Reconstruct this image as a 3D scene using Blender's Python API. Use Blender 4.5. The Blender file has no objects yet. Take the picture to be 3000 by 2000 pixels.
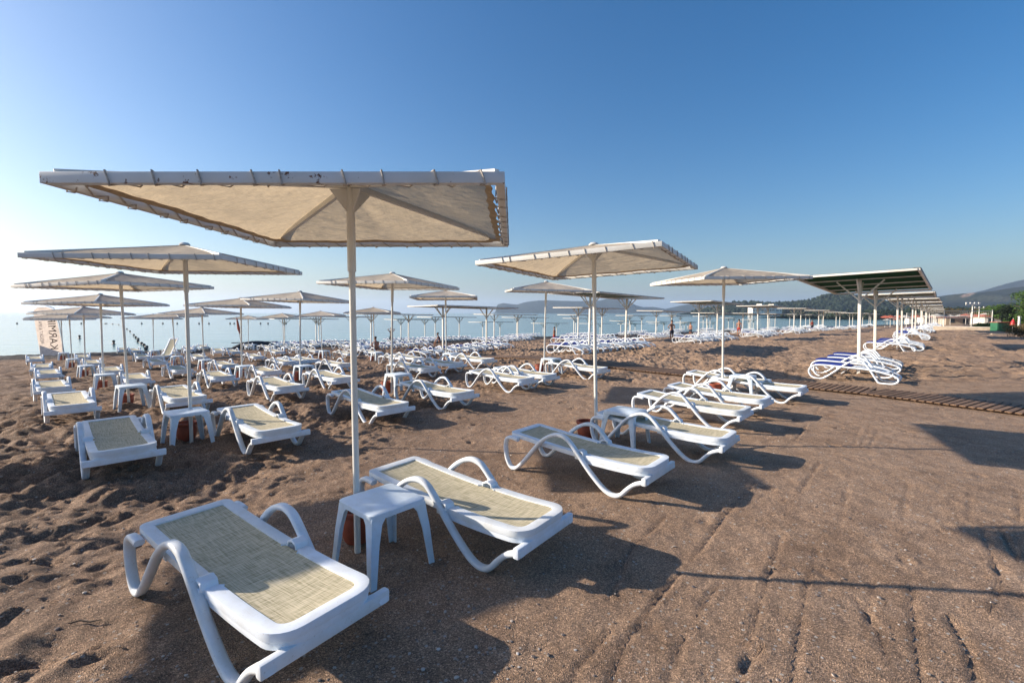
import bpy, bmesh, math, random
import numpy as np
from mathutils import Vector, Matrix
R = math.radians
random.seed(7)
scene = bpy.context.scene
col = scene.collection

def mixc(nt, fac, a, b, mode='MIX'):
    m = nt.nodes.new('ShaderNodeMix'); m.data_type = 'RGBA'; m.blend_type = mode
    for s, v in ((0, fac), (6, a), (7, b)):
        if hasattr(v, 'links') or isinstance(v, bpy.types.NodeSocket): nt.links.new(v, m.inputs[s])
        elif isinstance(v, (int, float)): m.inputs[s].default_value = v
        else: m.inputs[s].default_value = (v[0], v[1], v[2], 1)
    return m.outputs[2]
# ------------------------------------------------------------------ camera
F = 1386.0
CH = 2.0
PITCH = math.atan(85 / F)
cam_d = bpy.data.cameras.new('camera')
cam = bpy.data.objects.new('camera', cam_d)
col.objects.link(cam)
cam.location = (0, 0, CH)
cam.rotation_euler = (R(90) - PITCH, 0, 0)
cam_d.sensor_width = 36
cam_d.lens = 36 * F / 3000
cam_d.clip_start = 0.1
cam_d.clip_end = 30000
scene.camera = cam

# ------------------------------------------------------------------ world and sun
SUN_EL = R(22)
SUN_AZ = math.atan2(0.125, -1)           # the sun stands to the left, a little ahead
w = bpy.data.worlds.new('World')
scene.world = w
w.use_nodes = True
nt = w.node_tree
bgn = nt.nodes['Background']
sky = nt.nodes.new('ShaderNodeTexSky')
sky.sky_type = 'NISHITA'
sky.sun_disc = False
sky.sun_elevation = SUN_EL
sky.sun_rotation = R(90) - SUN_AZ
sky.altitude = 0
sky.air_density = 1.1
sky.dust_density = 1.6
sky.ozone_density = 3.0
hs = nt.nodes.new('ShaderNodeHueSaturation')
hs.inputs['Saturation'].default_value = 1.38
nt.links.new(sky.outputs[0], hs.inputs['Color'])
nt.links.new(mixc(nt, 1.0, hs.outputs[0], (.96, .98, 1.05), 'MULTIPLY'), bgn.inputs[0])
bgn.inputs[1].default_value = 0.085
sd = bpy.data.lights.new('sun', 'SUN')
sd.energy = 5.0
sd.angle = R(0.55)
sd.color = (1.0, 0.86, 0.70)
so = bpy.data.objects.new('sun', sd)
col.objects.link(so)
sdir = Vector((math.cos(SUN_AZ) * math.cos(SUN_EL), math.sin(SUN_AZ) * math.cos(SUN_EL), math.sin(SUN_EL)))
so.rotation_euler = (-sdir).to_track_quat('-Z', 'Y').to_euler()
so.location = (-20, 0, 30)
scene.view_settings.view_transform = 'Standard'
scene.view_settings.look = 'None'
scene.view_settings.exposure = 0.8
scene.view_settings.gamma = 1
scene.cycles.volume_bounces = 1
scene.cycles.max_bounces = 8
scene.cycles.volume_step_rate = 4

# ------------------------------------------------------------------ ground height
GP = [(-5000, 0.35), (-40, 0.25), (0, 0), (8, 0), (12, -.08), (16, -.27), (20, -.5), (27, -.8), (34, -1.03), (43, -1.2), (50, -1.42),
      (57, -1.72), (60, -1.88), (62.3, -2.25), (64.5, -2.7), (75, -3.6), (200, -8), (20000, -10)]
GX = np.array([a for a, b in GP], float)
GY = np.array([b for a, b in GP], float)
SEA = -2.25
def sstep(x, a, b):
    t = np.clip((x - a) / (b - a), 0, 1)
    return t * t * (3 - 2 * t)
def gfun(X, Y):
    X = np.asarray(X, float); Y = np.asarray(Y, float)
    d = -.55 * X + .835 * Y
    z = np.interp(d, GX, GY)
    # soften the polyline a little
    z = (z + np.interp(d - 1.2, GX, GY) + np.interp(d + 1.2, GX, GY)) / 3
    z = z + .34 * sstep(X, -9, 3) * sstep(d, 10, 18) * (1 - sstep(d, 30, 40))
    return z
def g(x, y): return float(gfun(x, y))
def ray(x, y):
    xc = (x - 1500) / F; yc = (y - 1000) / F
    return Vector((xc, math.cos(PITCH) - yc * math.sin(PITCH), -math.sin(PITCH) - yc * math.cos(PITCH)))
def at(x, y, h=None):
    """the point of the ground (or of the level h) that is seen at photo pixel x, y"""
    r = ray(x, y)
    if h is not None:
        t = (h - CH) / r.z
        return Vector((r.x * t, r.y * t, h))
    lo, hi = 1.0, 400.0
    for _ in range(50):
        m = (lo + hi) / 2
        if CH + r.z * m > g(r.x * m, r.y * m): lo = m
        else: hi = m
    return Vector((r.x * m, r.y * m, g(r.x * m, r.y * m)))
def far(x, y, D):
    """the point at distance D (along Y) seen at pixel x, y"""
    r = ray(x, y); t = D / r.y
    return Vector((r.x * t, D, CH + r.z * t))

# ------------------------------------------------------------------ materials
def newmat(name):
    m = bpy.data.materials.new(name); m.use_nodes = True
    n = m.node_tree
    return m, n, n.nodes['Principled BSDF'], n.nodes, n.links
def N(nt, typ, **kw):
    nd = nt.nodes.new(typ)
    for k, v in kw.items():
        if k in ('operation', 'blend_type', 'data_type', 'feature', 'noise_dimensions', 'bands_direction', 'wave_type', 'interpolation'):
            setattr(nd, k, v)
        else:
            nd.inputs[k].default_value = v
    return nd
def ramp(nt, fac, stops, interp='LINEAR'):
    r = nt.nodes.new('ShaderNodeValToRGB')
    r.color_ramp.interpolation = interp
    e = r.color_ramp.elements
    while len(e) < len(stops): e.new(.5)
    for i, (p, c) in enumerate(stops):
        e[i].position = p
        e[i].color = (c[0], c[1], c[2], 1) if not isinstance(c, (int, float)) else (c, c, c, 1)
    nt.links.new(fac, r.inputs[0])
    return r
def bump(nt, h, strength, dist, bsdf, prev=None):
    b = nt.nodes.new('ShaderNodeBump')
    b.inputs['Strength'].default_value = strength
    b.inputs['Distance'].default_value = dist
    nt.links.new(h, b.inputs['Height'])
    if prev: nt.links.new(prev, b.inputs['Normal'])
    if bsdf: nt.links.new(b.outputs[0], bsdf.inputs['Normal'])
    return b.outputs[0]
def coords(nt, kind='Object', scale=None, rot=None):
    tc = nt.nodes.new('ShaderNodeTexCoord')
    if scale is None and rot is None: return tc.outputs[kind]
    mp = nt.nodes.new('ShaderNodeMapping')
    if scale: mp.inputs['Scale'].default_value = scale
    if rot: mp.inputs['Rotation'].default_value = rot
    nt.links.new(tc.outputs[kind], mp.inputs[0])
    return mp.outputs[0]
def noise(nt, vec, scale, detail=3, rough=.55):
    n = nt.nodes.new('ShaderNodeTexNoise')
    n.inputs['Scale'].default_value = scale; n.inputs['Detail'].default_value = detail; n.inputs['Roughness'].default_value = rough
    if vec is not None: nt.links.new(vec, n.inputs['Vector'])
    return n.outputs['Fac']
def simple(name, c, rough=.5, var=.12, vscale=6, metallic=0, bstr=0, bscale=60, spec=.5):
    m, n, b, _, L = newmat(name)
    v = coords(n)
    f = noise(n, v, vscale, 4)
    r = ramp(n, f, [(.3, [x * (1 - var) for x in c]), (.7, [min(1, x * (1 + var)) for x in c])])
    L.new(r.outputs[0], b.inputs['Base Color'])
    b.inputs['Roughness'].default_value = rough
    b.inputs['Metallic'].default_value = metallic
    b.inputs['Specular IOR Level'].default_value = spec
    if bstr: bump(n, noise(n, v, bscale, 3), bstr, .01, b)
    return m
MAT = {}
# white moulded plastic, a little dusty
def plastic(name, c):
    m, n, b, _, L = newmat(name)
    v = coords(n)
    oi = n.nodes.new('ShaderNodeObjectInfo')
    d = ramp(n, noise(n, v, 9, 5), [(.42, 0), (.72, 1)])
    base = mixc(n, d.outputs[0], c, [x * y for x, y in zip(c, (.90, .88, .84))])
    s = ramp(n, noise(n, v, 70, 2), [(.66, 0), (.74, .35)])
    base = mixc(n, s.outputs[0], base, (.42, .36, .30))
    sc = ramp(n, noise(n, coords(n, scale=(1, 6, 6)), 5, 6, .75), [(.60, 0), (.70, .38)])
    base = mixc(n, sc.outputs[0], base, (.50, .45, .38))
    ti = ramp(n, oi.outputs['Random'], [(0, (.90, .885, .85)), (.5, (1, 1, 1)), (1, (.95, .97, 1.0))])
    base = mixc(n, 1.0, base, ti.outputs[0], 'MULTIPLY')
    L.new(base, b.inputs['Base Color'])
    rr = ramp(n, noise(n, v, 25, 3), [(.3, .30), (.7, .5)])
    L.new(rr.outputs[0], b.inputs['Roughness'])
    bump(n, noise(n, v, 180, 2), .08, .002, b)
    return m
MAT['plastic'] = plastic('white_plastic', (.78, .85, .93))
MAT['table'] = plastic('table_plastic', (.66, .78, .91))
# painted steel with rust
def painted(name, c, rust=.5, th=.60):
    m, n, b, _, L = newmat(name)
    v = coords(n)
    f1 = ramp(n, noise(n, v, 7, 7, .7), [(th, 0), (th + .025, 1)])
    geo = n.nodes.new('ShaderNodeNewGeometry')
    base = mixc(n, ramp(n, noise(n, v, 3, 4), [(.3, 0), (.7, 1)]).outputs[0], c, [x * y for x, y in zip(c, (.88, .86, .80))])
    rc = ramp(n, noise(n, v, 40, 3), [(.3, (.05, .02, .012)), (.7, (.20, .075, .03))])
    mu = N(n, 'ShaderNodeMath', operation='MULTIPLY'); L.new(f1.outputs[0], mu.inputs[0]); mu.inputs[1].default_value = rust
    base = mixc(n, mu.outputs[0], base, rc.outputs[0])
    L.new(base, b.inputs['Base Color'])
    b.inputs['Roughness'].default_value = .45
    bump(n, f1.outputs[0], -.25, .003, b)
    return m
MAT['steel'] = painted('white_painted_steel', (.72, .72, .70), .9, .68)
MAT['steel_rusty'] = painted('rusty_painted_steel', (.66, .70, .74), 1.0, .60)
MAT['steel_clean'] = painted('white_painted_post', (.80, .79, .76), .6, .72)
# woven sling cloth
def sling(name, c1, c2, c3, streak=70):
    m, n, b, _, L = newmat(name)
    v1 = coords(n, scale=(3, streak, 20)); v2 = coords(n, scale=(streak, 3, 20))
    a = noise(n, v1, 2.2, 4, .6); c = noise(n, v2, 2.2, 4, .6)
    mm = N(n, 'ShaderNodeMath', operation='ADD'); L.new(a, mm.inputs[0]); L.new(c, mm.inputs[1])
    m2 = N(n, 'ShaderNodeMath', operation='MULTIPLY'); L.new(mm.outputs[0], m2.inputs[0]); m2.inputs[1].default_value = .5
    r = ramp(n, m2.outputs[0], [(.38, c1), (.5, c2), (.6, c3)])
    L.new(r.outputs[0], b.inputs['Base Color'])
    b.inputs['Roughness'].default_value = .8
    b.inputs['Specular IOR Level'].default_value = .25
    chk = N(n, 'ShaderNodeTexChecker', Scale=260.0); L.new(coords(n), chk.inputs[0])
    nb = bump(n, chk.outputs['Fac'], .25, .002, None)
    bump(n, m2.outputs[0], .4, .004, b, nb)
    return m
MAT['sling'] = sling('beige_sling', (.28, .26, .16), (.52, .47, .33), (.68, .61, .45))
MAT['navy'] = sling('navy_sling', (.006, .014, .10), (.014, .035, .22), (.02, .05, .30))
# canopy fabrics: thin woven net that lets light through
def fabric(name, c, trans, tc, scale=1):
    m, n, b, _, L = newmat(name)
    v = coords(n)
    f = ramp(n, noise(n, v, 2.2, 5, .6), [(.3, [x * .86 for x in c]), (.72, c)])
    w1 = coords(n, scale=(6, 160, 6)); w2 = coords(n, scale=(160, 6, 6))
    wa = noise(n, w1, 1.5, 2); wb = noise(n, w2, 1.5, 2)
    ad = N(n, 'ShaderNodeMath', operation='ADD'); L.new(wa, ad.inputs[0]); L.new(wb, ad.inputs[1])
    oi = n.nodes.new('ShaderNodeObjectInfo')
    wr = ramp(n, ad.outputs[0], [(.8, .82), (1.15, 1.0)])
    base = mixc(n, 1.0, f.outputs[0], wr.outputs[0], 'MULTIPLY')
    ti = ramp(n, oi.outputs['Random'], [(0, (.86, .84, .80)), (1, (1, 1, 1))])
    base = mixc(n, 1.0, base, ti.outputs[0], 'MULTIPLY')
    st = ramp(n, noise(n, v, 1.1, 6, .7), [(.56, 0), (.72, .22)])
    base = mixc(n, st.outputs[0], base, [x * .62 for x in c])
    L.new(base, b.inputs['Base Color'])
    b.inputs['Roughness'].default_value = .9
    b.inputs['Specular IOR Level'].default_value = .1
    wv = bump(n, noise(n, coords(n, scale=(1, 3, 1)), 3.2, 4), .8, .06, None)
    L.new(wv, b.inputs['Normal'])
    t = n.nodes.new('ShaderNodeBsdfTranslucent')
    tcol = mixc(n, 1.0, base, tc, 'MULTIPLY')
    L.new(tcol, t.inputs['Color']); L.new(wv, t.inputs['Normal'])
    mx = n.nodes.new('ShaderNodeMixShader'); mx.inputs[0].default_value = trans
    L.new(b.outputs[0], mx.inputs[1]); L.new(t.outputs[0], mx.inputs[2])
    L.new(mx.outputs[0], n.nodes['Material Output'].inputs[0])
    return m
MAT['canopy'] = fabric('ecru_shade_cloth', (.80, .735, .63), .45, (1, .90, .74))
MAT['green'] = fabric('dark_green_shade_cloth', (.006, .055, .026), .10, (.4, 1, .6))
MAT['hem'] = simple('tan_hem_tape', (.46, .35, .22), .9, .2, 12)
MAT['white_hem'] = simple('white_hem_cloth', (.42, .41, .38), .9, .15, 12)
MAT['rope'] = simple('grey_rope', (.42, .38, .33), .9, .3, 60)
MAT['pot'] = simple('terracotta', (.27, .06, .03), .7, .25, 8, bstr=.2)
MAT['pot_light'] = simple('orange_terracotta', (.55, .16, .06), .7, .2, 8)
MAT['navycloth'] = simple('navy_cloth', (.02, .03, .12), .8, .2, 6)
MAT['skin'] = simple('tanned_skin', (.36, .17, .10), .5, .12, 8)
MAT['hair'] = simple('dark_hair', (.02, .014, .01), .6, .2, 30)
MAT['shorts'] = simple('dark_shorts', (.03, .035, .06), .8, .2, 10)
MAT['shirt_red'] = simple('red_cloth', (.40, .04, .03), .8, .2, 10)
MAT['black'] = simple('black_rubber', (.02, .02, .022), .5, .2, 10)
MAT['white'] = simple('white_render', (.72, .68, .60), .8, .1, 3)
MAT['cream'] = simple('cream_render', (.38, .32, .25), .85, .15, 3, bstr=.2)
MAT['greenpaint'] = simple('green_paint', (.02, .12, .06), .5, .2, 4)
MAT['roofred'] = simple('red_roof', (.38, .10, .06), .8, .2, 4)
MAT['window'] = simple('dark_window', (.04, .06, .08), .2, .1, 2)
MAT['redplastic'] = simple('red_vinyl', (.55, .02, .025), .4, .1, 2)
MAT['bark'] = simple('bark', (.10, .07, .05), .9, .25, 8, bstr=.4, bscale=20)
def leafmat(name, a, b2):
    m, n, b, _, L = newmat(name)
    f = noise(n, coords(n), 1.4, 5)
    oi = n.nodes.new('ShaderNodeNewGeometry')
    r = ramp(n, oi.outputs['Random Per Island'], [(0, a), (1, b2)])
    L.new(r.outputs[0], b.inputs['Base Color'])
    b.inputs['Roughness'].default_value = .75
    b.inputs['Specular IOR Level'].default_value = .2
    return m
MAT['pine'] = leafmat('pine_needles', (.022, .05, .010), (.06, .11, .022))
MAT['hedge'] = leafmat('hedge_leaves', (.05, .045, .016), (.11, .075, .03))
MAT['forest'] = leafmat('forest_leaves', (.007, .016, .010), (.022, .034, .018))
# wood of the walkway
def woodm():
    m, n, b, _, L = newmat('weathered_wood')
    geo = n.nodes.new('ShaderNodeNewGeometry')
    f = noise(n, coords(n, scale=(40, 3, 10)), 2, 5)
    r = ramp(n, f, [(.3, (.13, .075, .045)), (.7, (.27, .17, .105))])
    r2 = ramp(n, geo.outputs['Random Per Island'], [(0, .7), (1, 1.15)])
    L.new(mixc(n, 1.0, r.outputs[0], r2.outputs[0], 'MULTIPLY'), b.inputs['Base Color'])
    b.inputs['Roughness'].default_value = .8
    bump(n, f, .4, .004, b)
    return m
MAT['wood'] = woodm()
# sand: coarse brown gravel-sand, dark wet shingle by the water
def sandm():
    m, n, b, _, L = newmat('gravelly_sand')
    v = coords(n)
    big = noise(n, v, .35, 4)
    mid = noise(n, v, 3.0, 5, .65)
    base = ramp(n, mid, [(.30, (.245, .168, .115)), (.5, (.325, .230, .160)), (.7, (.39, .285, .205))])
    base2 = mixc(n, ramp(n, big, [(.35, 0), (.65, 1)]).outputs[0], base.outputs[0], (.33, .235, .16))
    base3 = mixc(n, .55, base.outputs[0], base2)
    # grains
    vo = n.nodes.new('ShaderNodeTexVoronoi'); vo.inputs['Scale'].default_value = 150; L.new(v, vo.inputs['Vector'])
    sep = n.nodes.new('ShaderNodeSeparateColor'); L.new(vo.outputs['Color'], sep.inputs[0])
    gr = ramp(n, sep.outputs[0], [(0, (.26, .25, .26)), (.3, (.74, .71, .69)), (.62, (1.02, .97, .93)), (.86, (1.45, 1.35, 1.26)), (.95, (2.3, 2.2, 2.15))])
    base4 = mixc(n, .82, base3, gr.outputs[0], 'MULTIPLY')
    vo2 = n.nodes.new('ShaderNodeTexVoronoi'); vo2.inputs['Scale'].default_value = 34; L.new(v, vo2.inputs['Vector'])
    sep2 = n.nodes.new('ShaderNodeSeparateColor'); L.new(vo2.outputs['Color'], sep2.inputs[0])
    st = ramp(n, sep2.outputs[1], [(.93, 0), (.95, 1)])
    ds = ramp(n, vo2.outputs['Distance'], [(.32, 1), (.42, 0)])
    mm = N(n, 'ShaderNodeMath', operation='MULTIPLY'); L.new(st.outputs[0], mm.inputs[0]); L.new(ds.outputs[0], mm.inputs[1])
    base5 = mixc(n, mm.outputs[0], base4, (.46, .42, .37))
    patch = ramp(n, noise(n, v, .9, 6, .7), [(.34, (.78, .76, .74)), (.5, (1, 1, 1)), (.68, (1.08, 1.09, 1.10))])
    base5 = mixc(n, 1.0, base5, patch.outputs[0], 'MULTIPLY')
    # coarser, darker gravel towards the left-hand rows
    sx = n.nodes.new('ShaderNodeSeparateXYZ'); L.new(v, sx.inputs[0])
    gx = N(n, 'ShaderNodeMath', operation='MULTIPLY_ADD'); L.new(noise(n, v, .5, 5), gx.inputs[0]); gx.inputs[1].default_value = 5; L.new(sx.outputs[0], gx.inputs[2])
    mg = N(n, 'ShaderNodeMapRange'); L.new(gx.outputs[0], mg.inputs[0]); mg.inputs[1].default_value = -1.5; mg.inputs[2].default_value = 5.5; mg.inputs[3].default_value = 1; mg.inputs[4].default_value = 0
    base5 = mixc(n, mg.outputs[0], base5, mixc(n, 1.0, base5, (.70, .68, .68), 'MULTIPLY'))
    # wet shingle: distance to the water line in world space
    dp = n.nodes.new('ShaderNodeVectorMath'); dp.operation = 'DOT_PRODUCT'
    dp.inputs[1].default_value = (-.55, .835, 0); L.new(v, dp.inputs[0])
    ad = N(n, 'ShaderNodeMath', operation='MULTIPLY_ADD'); L.new(noise(n, v, .25, 4), ad.inputs[0]); ad.inputs[1].default_value = 6; L.new(dp.outputs['Value'], ad.inputs[2])
    mr = N(n, 'ShaderNodeMapRange'); L.new(ad.outputs[0], mr.inputs[0]); mr.inputs[1].default_value = 47; mr.inputs[2].default_value = 50
    base6 = mixc(n, mr.outputs[0], base5, (.035, .034, .036))
    L.new(base6, b.inputs['Base Color'])
    b.inputs['Roughness'].default_value = .85
    b.inputs['Specular IOR Level'].default_value = .3
    # relief: lumps that the mesh is too coarse to carry far away, then the grain
    lum = noise(n, v, 4.5, 3, .5)
    mrd = N(n, 'ShaderNodeMapRange'); 
    b1 = bump(n, lum, .8, .07, None)
    b2 = bump(n, noise(n, v, 30, 4, .7), .45, .009, None, b1)
    bump(n, vo.outputs['Distance'], 1.0, .0065, b, b2)
    return m
MAT['sand'] = sandm()
def seam():
    m, n, b, _, L = newmat('calm_sea')
    v = coords(n)
    f = noise(n, coords(n, scale=(.05, .25, 1), rot=(0, 0, R(-25))), 1, 4)
    L.new(ramp(n, f, [(.3, (.055, .17, .22)), (.7, (.16, .30, .34))]).outputs[0], b.inputs['Base Color'])
    b.inputs['Roughness'].default_value = .12
    b.inputs['IOR'].default_value = 1.33
    n1 = noise(n, coords(n, scale=(.25, 1.0, 1), rot=(0, 0, R(-20))), .9, 4, .6)
    n2 = noise(n, coords(n, scale=(.4, 1.0, 1), rot=(0, 0, R(12))), .16, 4, .55)
    b1 = bump(n, n2, .22, .8, None)
    bump(n, n1, .16, .16, b, b1)
    return m
MAT['sea'] = seam()
def hillm(name, a, b2, rock=None):
    m, n, b, _, L = newmat(name)
    v = coords(n)
    f = noise(n, v, .02, 8, .65)
    fb2 = noise(n, v, .13, 6, .7)
    base = ramp(n, f, [(.35, a), (.65, b2)]).outputs[0]
    base = mixc(n, 1.0, base, ramp(n, fb2, [(.4, .45), (.6, 1.3)]).outputs[0], 'MULTIPLY')
    if rock:
        cx, cz, rr = rock
        f2 = noise(n, v, .012, 6, .7)
        d = N(n, 'ShaderNodeVectorMath'); d.operation = 'DISTANCE'
        d.inputs[1].default_value = cx; L.new(v, d.inputs[0])
        ad = N(n, 'ShaderNodeMath', operation='MULTIPLY_ADD'); L.new(f2, ad.inputs[0]); ad.inputs[1].default_value = rr * 1.2; L.new(d.outputs['Value'], ad.inputs[2])
        mr = N(n, 'ShaderNodeMapRange'); L.new(ad.outputs[0], mr.inputs[0]); mr.inputs[1].default_value = rr * 1.25; mr.inputs[2].default_value = rr * 1.45; mr.inputs[3].default_value = 1; mr.inputs[4].default_value = 0
        base = mixc(n, mr.outputs[0], base, ramp(n, noise(n, v, .06, 5), [(.4, (.12, .09, .08)), (.6, (.27, .21, .18))]).outputs[0])
    L.new(base, b.inputs['Base Color'])
    b.inputs['Roughness'].default_value = .95
    b.inputs['Specular IOR Level'].default_value = .05
    bump(n, f, .8, 12, b)
    return m

# ------------------------------------------------------------------ mesh helpers
class MB:
    def __init__(s): s.v = []; s.f = []
    def add(s, vs, fs):
        o = len(s.v); s.v += [tuple(p) for p in vs]; s.f += [tuple(i + o for i in f) for f in fs]
    def box(s, c, size, rot=None):
        hx, hy, hz = size[0] / 2, size[1] / 2, size[2] / 2
        P = [Vector((x, y, z)) for x in (-hx, hx) for y in (-hy, hy) for z in (-hz, hz)]
        if rot is not None: P = [rot @ p for p in P]
        c = Vector(c)
        s.add([p + c for p in P], [(0, 1, 3, 2), (4, 6, 7, 5), (0, 4, 5, 1), (2, 3, 7, 6), (0, 2, 6, 4), (1, 5, 7, 3)])
    def bar(s, a, b, wdt, hgt, up=(0, 0, 1)):
        a = Vector(a); b = Vector(b); d = (b - a)
        L = d.length; d.normalize(); up = Vector(up)
        if abs(d.dot(up)) > .99: up = Vector((0, 1, 0))
        x = d; y = up.cross(x).normalized(); z = x.cross(y)
        m = Matrix((x, y, z)).transposed()
        s.box((a + b) / 2, (L, wdt, hgt), m)
    def tube(s, pts, r, n=8, caps=True, closed=False):
        pts = [Vector(p) for p in pts]; k = len(pts)
        rs = r if isinstance(r, (list, tuple)) else [r] * k
        rings = []
        prev = None
        for i, p in enumerate(pts):
            if closed: d = pts[(i + 1) % k] - pts[i - 1]
            else: d = pts[min(i + 1, k - 1)] - pts[max(i - 1, 0)]
            d.normalize()
            u = Vector((0, 0, 1)) if abs(d.z) < .9 else Vector((0, 1, 0))
            if prev is not None and prev.cross(d).length > .05: u = prev
            x = u.cross(d).normalized(); y = d.cross(x).normalized(); prev = y
            rings.append([p + (x * math.cos(2 * math.pi * j / n) + y * math.sin(2 * math.pi * j / n)) * rs[i] for j in range(n)])
        vs = [q for rg in rings for q in rg]; fs = []
        m = k if closed else k - 1
        for i in range(m):
            for j in range(n):
                a, b = i * n, ((i + 1) % k) * n
                fs.append((a + j, a + (j + 1) % n, b + (j + 1) % n, b + j))
        if caps and not closed: fs += [tuple(range(n))[::-1], tuple((k - 1) * n + j for j in range(n))]
        s.add(vs, fs)
    def sweep(s, pts, lat, wdt, th, closed=False, c=.3):
        """ribbon: path in the x-z plane at lateral y=lat, rounded rectangle section"""
        k = len(pts); hw, ht = wdt / 2, th / 2; cc = c * th
        sec = [(-hw, -ht + cc), (-hw, ht - cc), (-hw + cc, ht), (hw - cc, ht), (hw, ht - cc), (hw, -ht + cc), (hw - cc, -ht), (-hw + cc, -ht)]
        vs = []; n = len(sec)
        for i, p in enumerate(pts):
            if closed: a, b = pts[i - 1], pts[(i + 1) % k]
            else: a, b = pts[max(i - 1, 0)], pts[min(i + 1, k - 1)]
            dx, dz = b[0] - a[0], b[1] - a[1]; l = math.hypot(dx, dz) or 1
            nx, nz = -dz / l, dx / l
            for (q, t) in sec: vs.append((p[0] + nx * t, lat + q, p[1] + nz * t))
        fs = []; m = k if closed else k - 1
        for i in range(m):
            for j in range(n):
                a, b = i * n, ((i + 1) % k) * n
                fs.append((a + j, b + j, b + (j + 1) % n, a + (j + 1) % n))
        if not closed: fs += [tuple(range(n)), tuple((k - 1) * n + j for j in range(n))[::-1]]
        s.add(vs, fs)
    def strip(s, outer, inner, th, closed=False):
        """flat frame between two outlines (lists of x,y,z of the top), thickness th"""
        n = len(outer); vs = []
        for o, i in zip(outer, inner):
            vs += [o, i, (i[0], i[1], i[2] - th), (o[0], o[1], o[2] - th)]
        fs = []
        m = n if closed else n - 1
        for k in range(m):
            a, b = 4 * k, 4 * ((k + 1) % n)
            for j in range(4): fs.append((a + j, b + j, b + (j + 1) % 4, a + (j + 1) % 4))
        if not closed: fs += [(0, 1, 2, 3), tuple(4 * (n - 1) + j for j in (3, 2, 1, 0))]
        s.add(vs, fs)
    def lathe(s, prof, c=(0, 0, 0), n=20):
        vs = []; fs = []
        for (r, z) in prof:
            for j in range(n):
                a = 2 * math.pi * j / n
                vs.append((c[0] + r * math.cos(a), c[1] + r * math.sin(a), c[2] + z))
        for i in range(len(prof) - 1):
            for j in range(n):
                fs.append((i * n + j, i * n + (j + 1) % n, (i + 1) * n + (j + 1) % n, (i + 1) * n + j))
        s.add(vs, fs)
    def blob(s, c, r, sub=1, jit=.15, rnd=random):
        bm = bmesh.new(); bmesh.ops.create_icosphere(bm, subdivisions=sub, radius=1)
        vs = []
        for v in bm.verts:
            k = 1 + rnd.uniform(-jit, jit)
            vs.append((c[0] + v.co.x * r[0] * k, c[1] + v.co.y * r[1] * k, c[2] + v.co.z * r[2] * k))
        fs = [tuple(v.index for v in f.verts) for f in bm.faces]
        bm.free(); s.add(vs, fs)
    def build(s, name, mat, parent=None, bevel=0, smooth=True, seg=2, ang=40):
        me = bpy.data.meshes.new(name)
        me.from_pydata(s.v, [], s.f)
        bm = bmesh.new(); bm.from_mesh(me)
        bmesh.ops.recalc_face_normals(bm, faces=bm.faces)
        if bevel:
            ed = [e for e in bm.edges if e.is_manifold and e.calc_face_angle(0) > R(35)]
            if ed: bmesh.ops.bevel(bm, geom=ed, offset=bevel, segments=seg, profile=.6, affect='EDGES', clamp_overlap=True)
        bm.to_mesh(me); bm.free()
        if smooth:
            me.shade_smooth()
            me.set_sharp_from_angle(angle=R(ang))
        me.materials.append(MAT[mat] if isinstance(mat, str) else mat)
        o = bpy.data.objects.new(name, me); col.objects.link(o)
        if parent: o.parent = parent
        return o
def catmull(pts, k=6, closed=False):
    out = []; n = len(pts)
    rng = range(n) if closed else range(n - 1)
    for i in rng:
        if closed: p = [pts[(i + j) % n] for j in (-1, 0, 1, 2)]
        else: p = [pts[max(i - 1, 0)], pts[i], pts[i + 1], pts[min(i + 2, n - 1)]]
        for q in range(k):
            t = q / k
            out.append(tuple(.5 * (2 * p[1][a] + (p[2][a] - p[0][a]) * t + (2 * p[0][a] - 5 * p[1][a] + 4 * p[2][a] - p[3][a]) * t * t
                                   + (3 * p[1][a] - p[0][a] - 3 * p[2][a] + p[3][a]) * t ** 3) for a in range(len(p[0]))))
    if not closed: out.append(tuple(pts[-1]))
    return out
def empty(name, loc=(0, 0, 0), rz=0):
    o = bpy.data.objects.new(name, None); o.empty_display_size = .2
    col.objects.link(o); o.location = loc; o.rotation_euler = (0, 0, rz); return o
def tag(o, label=None, cat=None, group=None, kind=None):
    if label: o['label'] = label
    if cat: o['category'] = cat
    if group: o['group'] = group
    if kind: o['kind'] = kind
    return o
def copy_tree(o, parent=None, depth=9):
    c = o.copy(); col.objects.link(c); c.parent = parent
    if depth:
        for ch in CH_OF.get(o.name, ()): copy_tree(ch, c, depth - 1)
    return c
CH_OF = {}
def remember(o):
    CH_OF[o.name] = list(o.children)
    for c in o.children: remember(c)
used = set()
def place(proto, loc, rz, label, group=None, cat=None, tilt=0):
    if proto.name not in used:
        used.add(proto.name); o = proto
    else:
        o = copy_tree(proto)
    o.location = loc; o.rotation_euler = (tilt, 0, rz)
    tag(o, label, cat, group)
    return o
TENS = ['twentieth', 'twenty-first', 'twenty-second', 'twenty-third', 'twenty-fourth', 'twenty-fifth', 'twenty-sixth', 'twenty-seventh', 'twenty-eighth', 'twenty-ninth', 'thirtieth']
def number_by_place(objs, fmt):
    for i, o in enumerate(sorted(objs, key=lambda o: o.location.x / max(.1, o.location.y))): o['label'] = fmt % ORD[i]
ORD = ['first', 'second', 'third', 'fourth', 'fifth', 'sixth', 'seventh', 'eighth', 'ninth', 'tenth', 'eleventh', 'twelfth', 'thirteenth', 'fourteenth', 'fifteenth', 'sixteenth', 'seventeenth', 'eighteenth', 'nineteenth'] + TENS

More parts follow.
